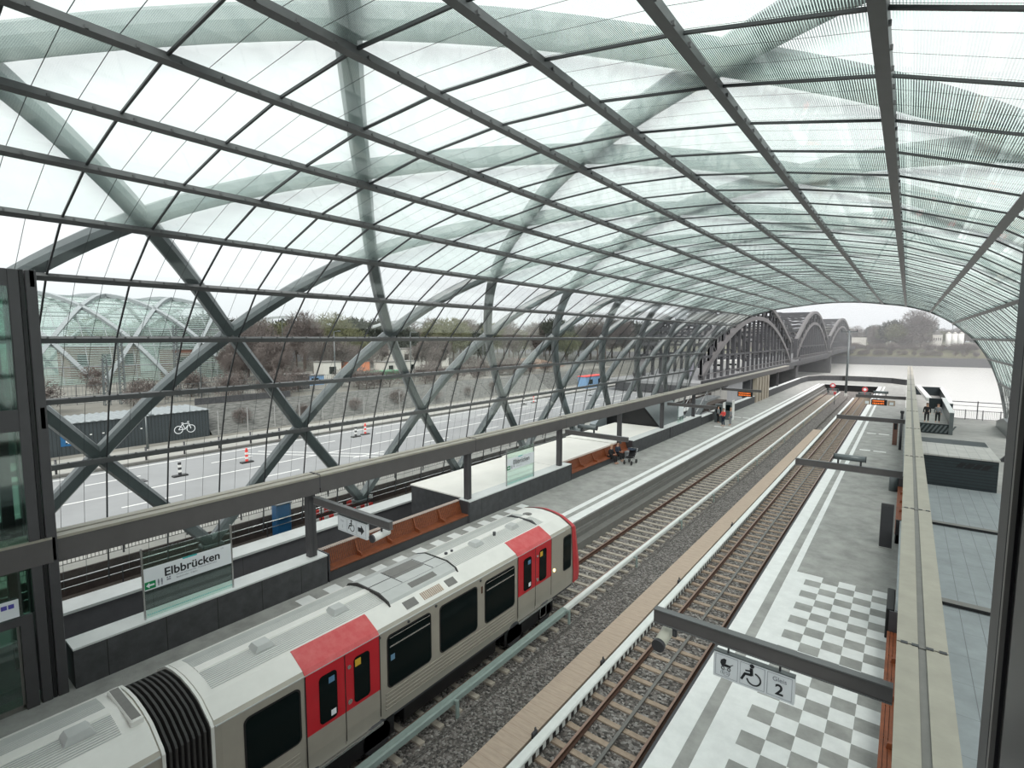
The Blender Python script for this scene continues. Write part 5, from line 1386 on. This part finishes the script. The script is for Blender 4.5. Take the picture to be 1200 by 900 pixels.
# ================================================================ FAR SHORE
sx_list = []
for i in range(150):
    x, y = spot(lambda: (rnd.uniform(-150,90), rnd.uniform(394,480)), 8.5)
    s = rnd.uniform(1.0,1.6)
    if (8 < x < 40 and y < 420) or (-50 < x < -20 and y < 420): continue
    k = (i*7)%4 if i%5==0 else i%3
    plant(protos[k],x,y,2.2,s,*(('dense dark evergreen on the far river bank','evergreens on the far river bank') if k == 3 else ('greenish budding tree on the far river bank','budding trees on the far river bank') if k == 2 else ('brown leafless tree on the far river bank','leafless trees on the far river bank')))
for x,y,s,lab in ((2,398,2.3,'big round-crowned tree right of centre on the far bank'),(6,402,2.2,'big round-crowned tree beside the white silos on the far bank'),(-8,405,1.7,'dense bushy tree left of the big round-crowned tree')):
    plant(protos[0] if 'beside' in lab else protos[3] if 'dense' in lab else protos[1],x,y,2.2,s,lab,'trees on the far river bank')
for i in range(80):
    x, y = rnd.uniform(-120, 80), rnd.uniform(393, 430)
    if 8 < x < 40 or -50 < x < -20: continue
    plant(tE,x,y,2.2,rnd.uniform(1.5,3.0),'large rounded bush filling the gaps between the trees on the far bank','large bushes on the far bank')
for i in range(110):
    plant(tE,rnd.uniform(-90,60),rnd.uniform(380,392),.8,rnd.uniform(.7,1.3),'bush on the grassy slope of the far river bank','bushes on the far river bank')
for i in range(60):
    plant(tE,rnd.uniform(-60,45),rnd.uniform(372,379),-1.5,rnd.uniform(.5,.9),'bush just above the stone edge of the far river bank','bushes above the far quay')
# white silos and sheds
for i,x in enumerate((18.6,21.4,24.2)):
    t = thing('silo',['left white silo on the far bank','middle white silo on the far bank','right white silo on the far bank'][i],'silo',(x,400,2.6),'white silos')
    MB().tube((x,400,2.6),(x,400,11.2),1.35,16).build('drum','white',t); MB().tube((x,400,11.2),(x,400,12.2),1.35,16,.3).build('cone_top','building',t)
t = thing('factory_building','white factory building with dark roof beside the silos','building',(13.6,402,2.6))
MB().box(11.3,15.8,398,406,2.6,10.6).build('body','building',t); MB().box(11.2,15.9,397.9,406,10.6,11.5).build('roof','gutter',t)
b=MB(); pl=Plane((11.3,397.98,2.6),(1,0,0),(0,0,1))
for i in range(4): pl.rect(b,.5+i,.9+i,4.6,6.2)
b.build('window_band','winglass',t)
MB().box(12.5,14.5,400,402,11.5,13).build('roof_plant','gutter',t)
for x,y,lab in ((13.8,401,'thin left chimney pole above the white factory'),(20.5,403,'thin right chimney pole above the silos')):
    solo(MB().tube((x,y+4,2.6),(x,y+4,17),.18,8).tube((x,y+4,16.2),(x,y+4,17.2),.45,8),'chimney','steel',lab,'chimney')
box_house(26,38,396,404,2.6,5.6,'grey_building','grey low warehouse right of the silos',cat='building',name='warehouse',win=False,roof='slate_light')
for i,(x,m_,lab) in enumerate(((17,'blue_pale','small blue car parked below the silos'),(20,'white','small white van parked below the silos'),(23.4,'blue_pale','small blue car at the right foot of the silos'),(-15,'white','small white van by the far shore trees'),(-22,'building','small pale van left on the far shore'))):
    t = thing('parked_vehicle',lab,'vehicle',(x,392,2.2),'vehicles on the far bank')
    MB().bev(x-1.2,x+1.2,391,393,2.4,3.3,.2).build('body',m_,t); MB().bev(x-.8,x+.7,391.1,392.9,3.2,4.0,.25).build('cabin','winglass',t)
    for dx in (-.8,.8): MB().tube((x+dx,390.95,2.5),(x+dx,391.15,2.5),.3,10).build('wheel','black',t)
box_house(-30,-22,410,416,2.6,9,'building','pale house among the far shore trees',cat='building',name='house')
box_house(-48,-36,405,412,2.6,7,'grey_building','grey hall under the far end of the bridge',cat='building',name='hall')

# ================================================================ ELBE ARCH BRIDGE
t = thing('arch_bridge','long grey steel bridge with three tall trussed arches crossing the river','bridge',(-32,230,-6.5))
BX = (-28.0,-40.0)
spans = [(90,172,1.9,13.9),(183,260,2.4,14.2),(268,374,3.4,13.6)]
for si,(ya,yb,zd,hh) in enumerate(spans):
    for bi,x in enumerate(BX):
        n = 20
        inn = []; out = []
        for i in range(n+1):
            u = i/n; s = math.sin(math.pi*u)
            inn.append(Vector((x,ya+(yb-ya)*u,zd+(hh-2.6)*s**.85)))
            # outer chord stays high at the ends (portal)
            out.append(Vector((x,ya+(yb-ya)*u,zd+5.6+(hh-4.2)*s**1.05)))
        MB().path(inn,.9,.9,(1,0,0)).build('lower_chord','riveted_light',t)
        MB().path(out,.9,1.0,(1,0,0)).build('upper_chord','riveted_light' if bi==0 else 'riveted',t)
        b = MB()
        for i in range(n):
            b.bar(inn[i],out[i+1] if i%2 else out[i],.3,.4,(1,0,0)); b.bar(inn[i+1],out[i] if i%2 else out[i+1],.3,.35,(1,0,0)); b.bar(inn[i],out[i],.3,.3,(1,0,0))
        b.build('arch_web','riveted',t)
        b = MB()
        for i in range(1,n):
            b.bar((x,inn[i].y,zd-.6),inn[i],.5,.5,(0,1,0))
            if i%2: b.bar((x-.0,inn[i].y,zd+3),(x,inn[i+1].y,zd+3) if i<n-1 else inn[i],.25,.25,(0,0,1))
        b.box(x-.2,x+.2,ya,yb,zd+3.2,zd+3.7).box(x-.15,x+.15,ya,yb,zd+6.2,zd+6.5) if False else b.box(x-.2,x+.2,ya,yb,zd+3.3,zd+3.7)
        b.build('hangers','riveted',t)
        for y in (ya-.2,yb+.2):
            if si == 0 and y < 100: continue
            MB().box(x-.5,x+.5,y-.6,y+.6,zd-1,zd+6.0).build('portal_post','riveted',t)
    b = MB()
    for i in range(0,n+1):
        u=i/n; s=math.sin(math.pi*u); y=ya+(yb-ya)*u; z=zd+5.6+(hh-4.2)*s**1.05
        b.bar((BX[0],y,z),(BX[1],y,z),.35,.4)
        if i<n:
            s2=math.sin(math.pi*(i+1)/n); y2=ya+(yb-ya)*(i+1)/n; z2=zd+5.6+(hh-4.2)*s2**1.05
            b.bar((BX[0],y,z),(BX[1],y2,z2),.25,.25); b.bar((BX[1],y,z),(BX[0],y2,z2),.25,.25)
    b.build('top_bracing','riveted',t)
    b = MB().box(BX[1]-3,BX[0]+2.2,ya-6,yb+6,zd-1.0,zd-.5); b.mi=1; b.box(BX[0]+1.9,BX[0]+2.3,ya-6,yb+6,zd-1.2,zd-.1).box(BX[1]-1,BX[0]+1,ya-6,yb+6,zd-2.4,zd-1.0); b.build('deck',['road','riveted'],t)
    b = MB(); y=ya-5
    b.box(BX[0]+2.15,BX[0]+2.25,ya-6,yb+6,zd+.9,zd+1.0)
    while y<yb+5: b.box(BX[0]+2.17,BX[0]+2.23,y,y+.08,zd,zd+.95); y+=1.2
    b.build('parapet_rail','riveted_light',t)
for y in (121,177.5,264,380):
    b = MB().box(-42,-26.5,y-2,y+2,-9,.2); b.mi=1; b.box(-42.2,-26.3,y-2.2,y+2.2,.0,.4); b.build('pier',['stonewall','stonewall'],t)
# vehicles on the bridge approach
for i,(x,y,z,m_,lab) in enumerate(((-31.2,113,1.9,'white','white van driving onto the bridge behind the first arch'),(-37,96,-.6,'blue','small blue car on the bridge approach'),(-31.5,126,1.5,'white','white lorry between the hangers of the first arch'))):
    t = thing('van',lab,'vehicle',(x,y,z),'vehicles on the bridge approach')
    MB().bev(x-.95,x+.95,y-2.3,y+2.3,z+.35,z+(1.5 if i==1 else 2.2),.2).build('body',m_,t)
    MB().bev(x-.85,x+.85,y-2.32,y-1.5,z+1.0,z+1.45,.1).build('windscreen','winglass',t)
    for dx in (-.85,.85):
        for dy in (-1.4,1.4): MB().tube((x+dx-.1,y+dy,z+.33),(x+dx+.1,y+dy,z+.33),.33,10).build('wheel','black',t)
b = MB().box(-33.1,-33.0,99.5,101.5,.2,3.9); solo(b,'billboard',mat('poster_violet',(.40,.36,.50),.6,col2=(.7,.68,.75),scale=1.5),'pale violet poster hoarding at the foot of the first bridge arch','billboard')

# ================================================================ RIVER HAZE
def haze(name, x0,x1,y0,y1,z0,z1,dens):
    m = bpy.data.materials.new(name); m.use_nodes = True; t = m.node_tree; t.nodes.clear()
    o = t.nodes.new('ShaderNodeOutputMaterial'); v = t.nodes.new('ShaderNodeVolumeScatter'); v.inputs['Color'].default_value = (.93,.95,.97,1); v.inputs['Density'].default_value = dens
    t.links.new(v.outputs[0], o.inputs['Volume'])
    ob = MB().box(x0,x1,y0,y1,z0,z1).build(name, m); tag(ob, 'thin grey haze lying over the river and the far bank', 'haze', kind='stuff')
haze('haze', -300, 300, 130, 500, -6.4, 40, .0010)
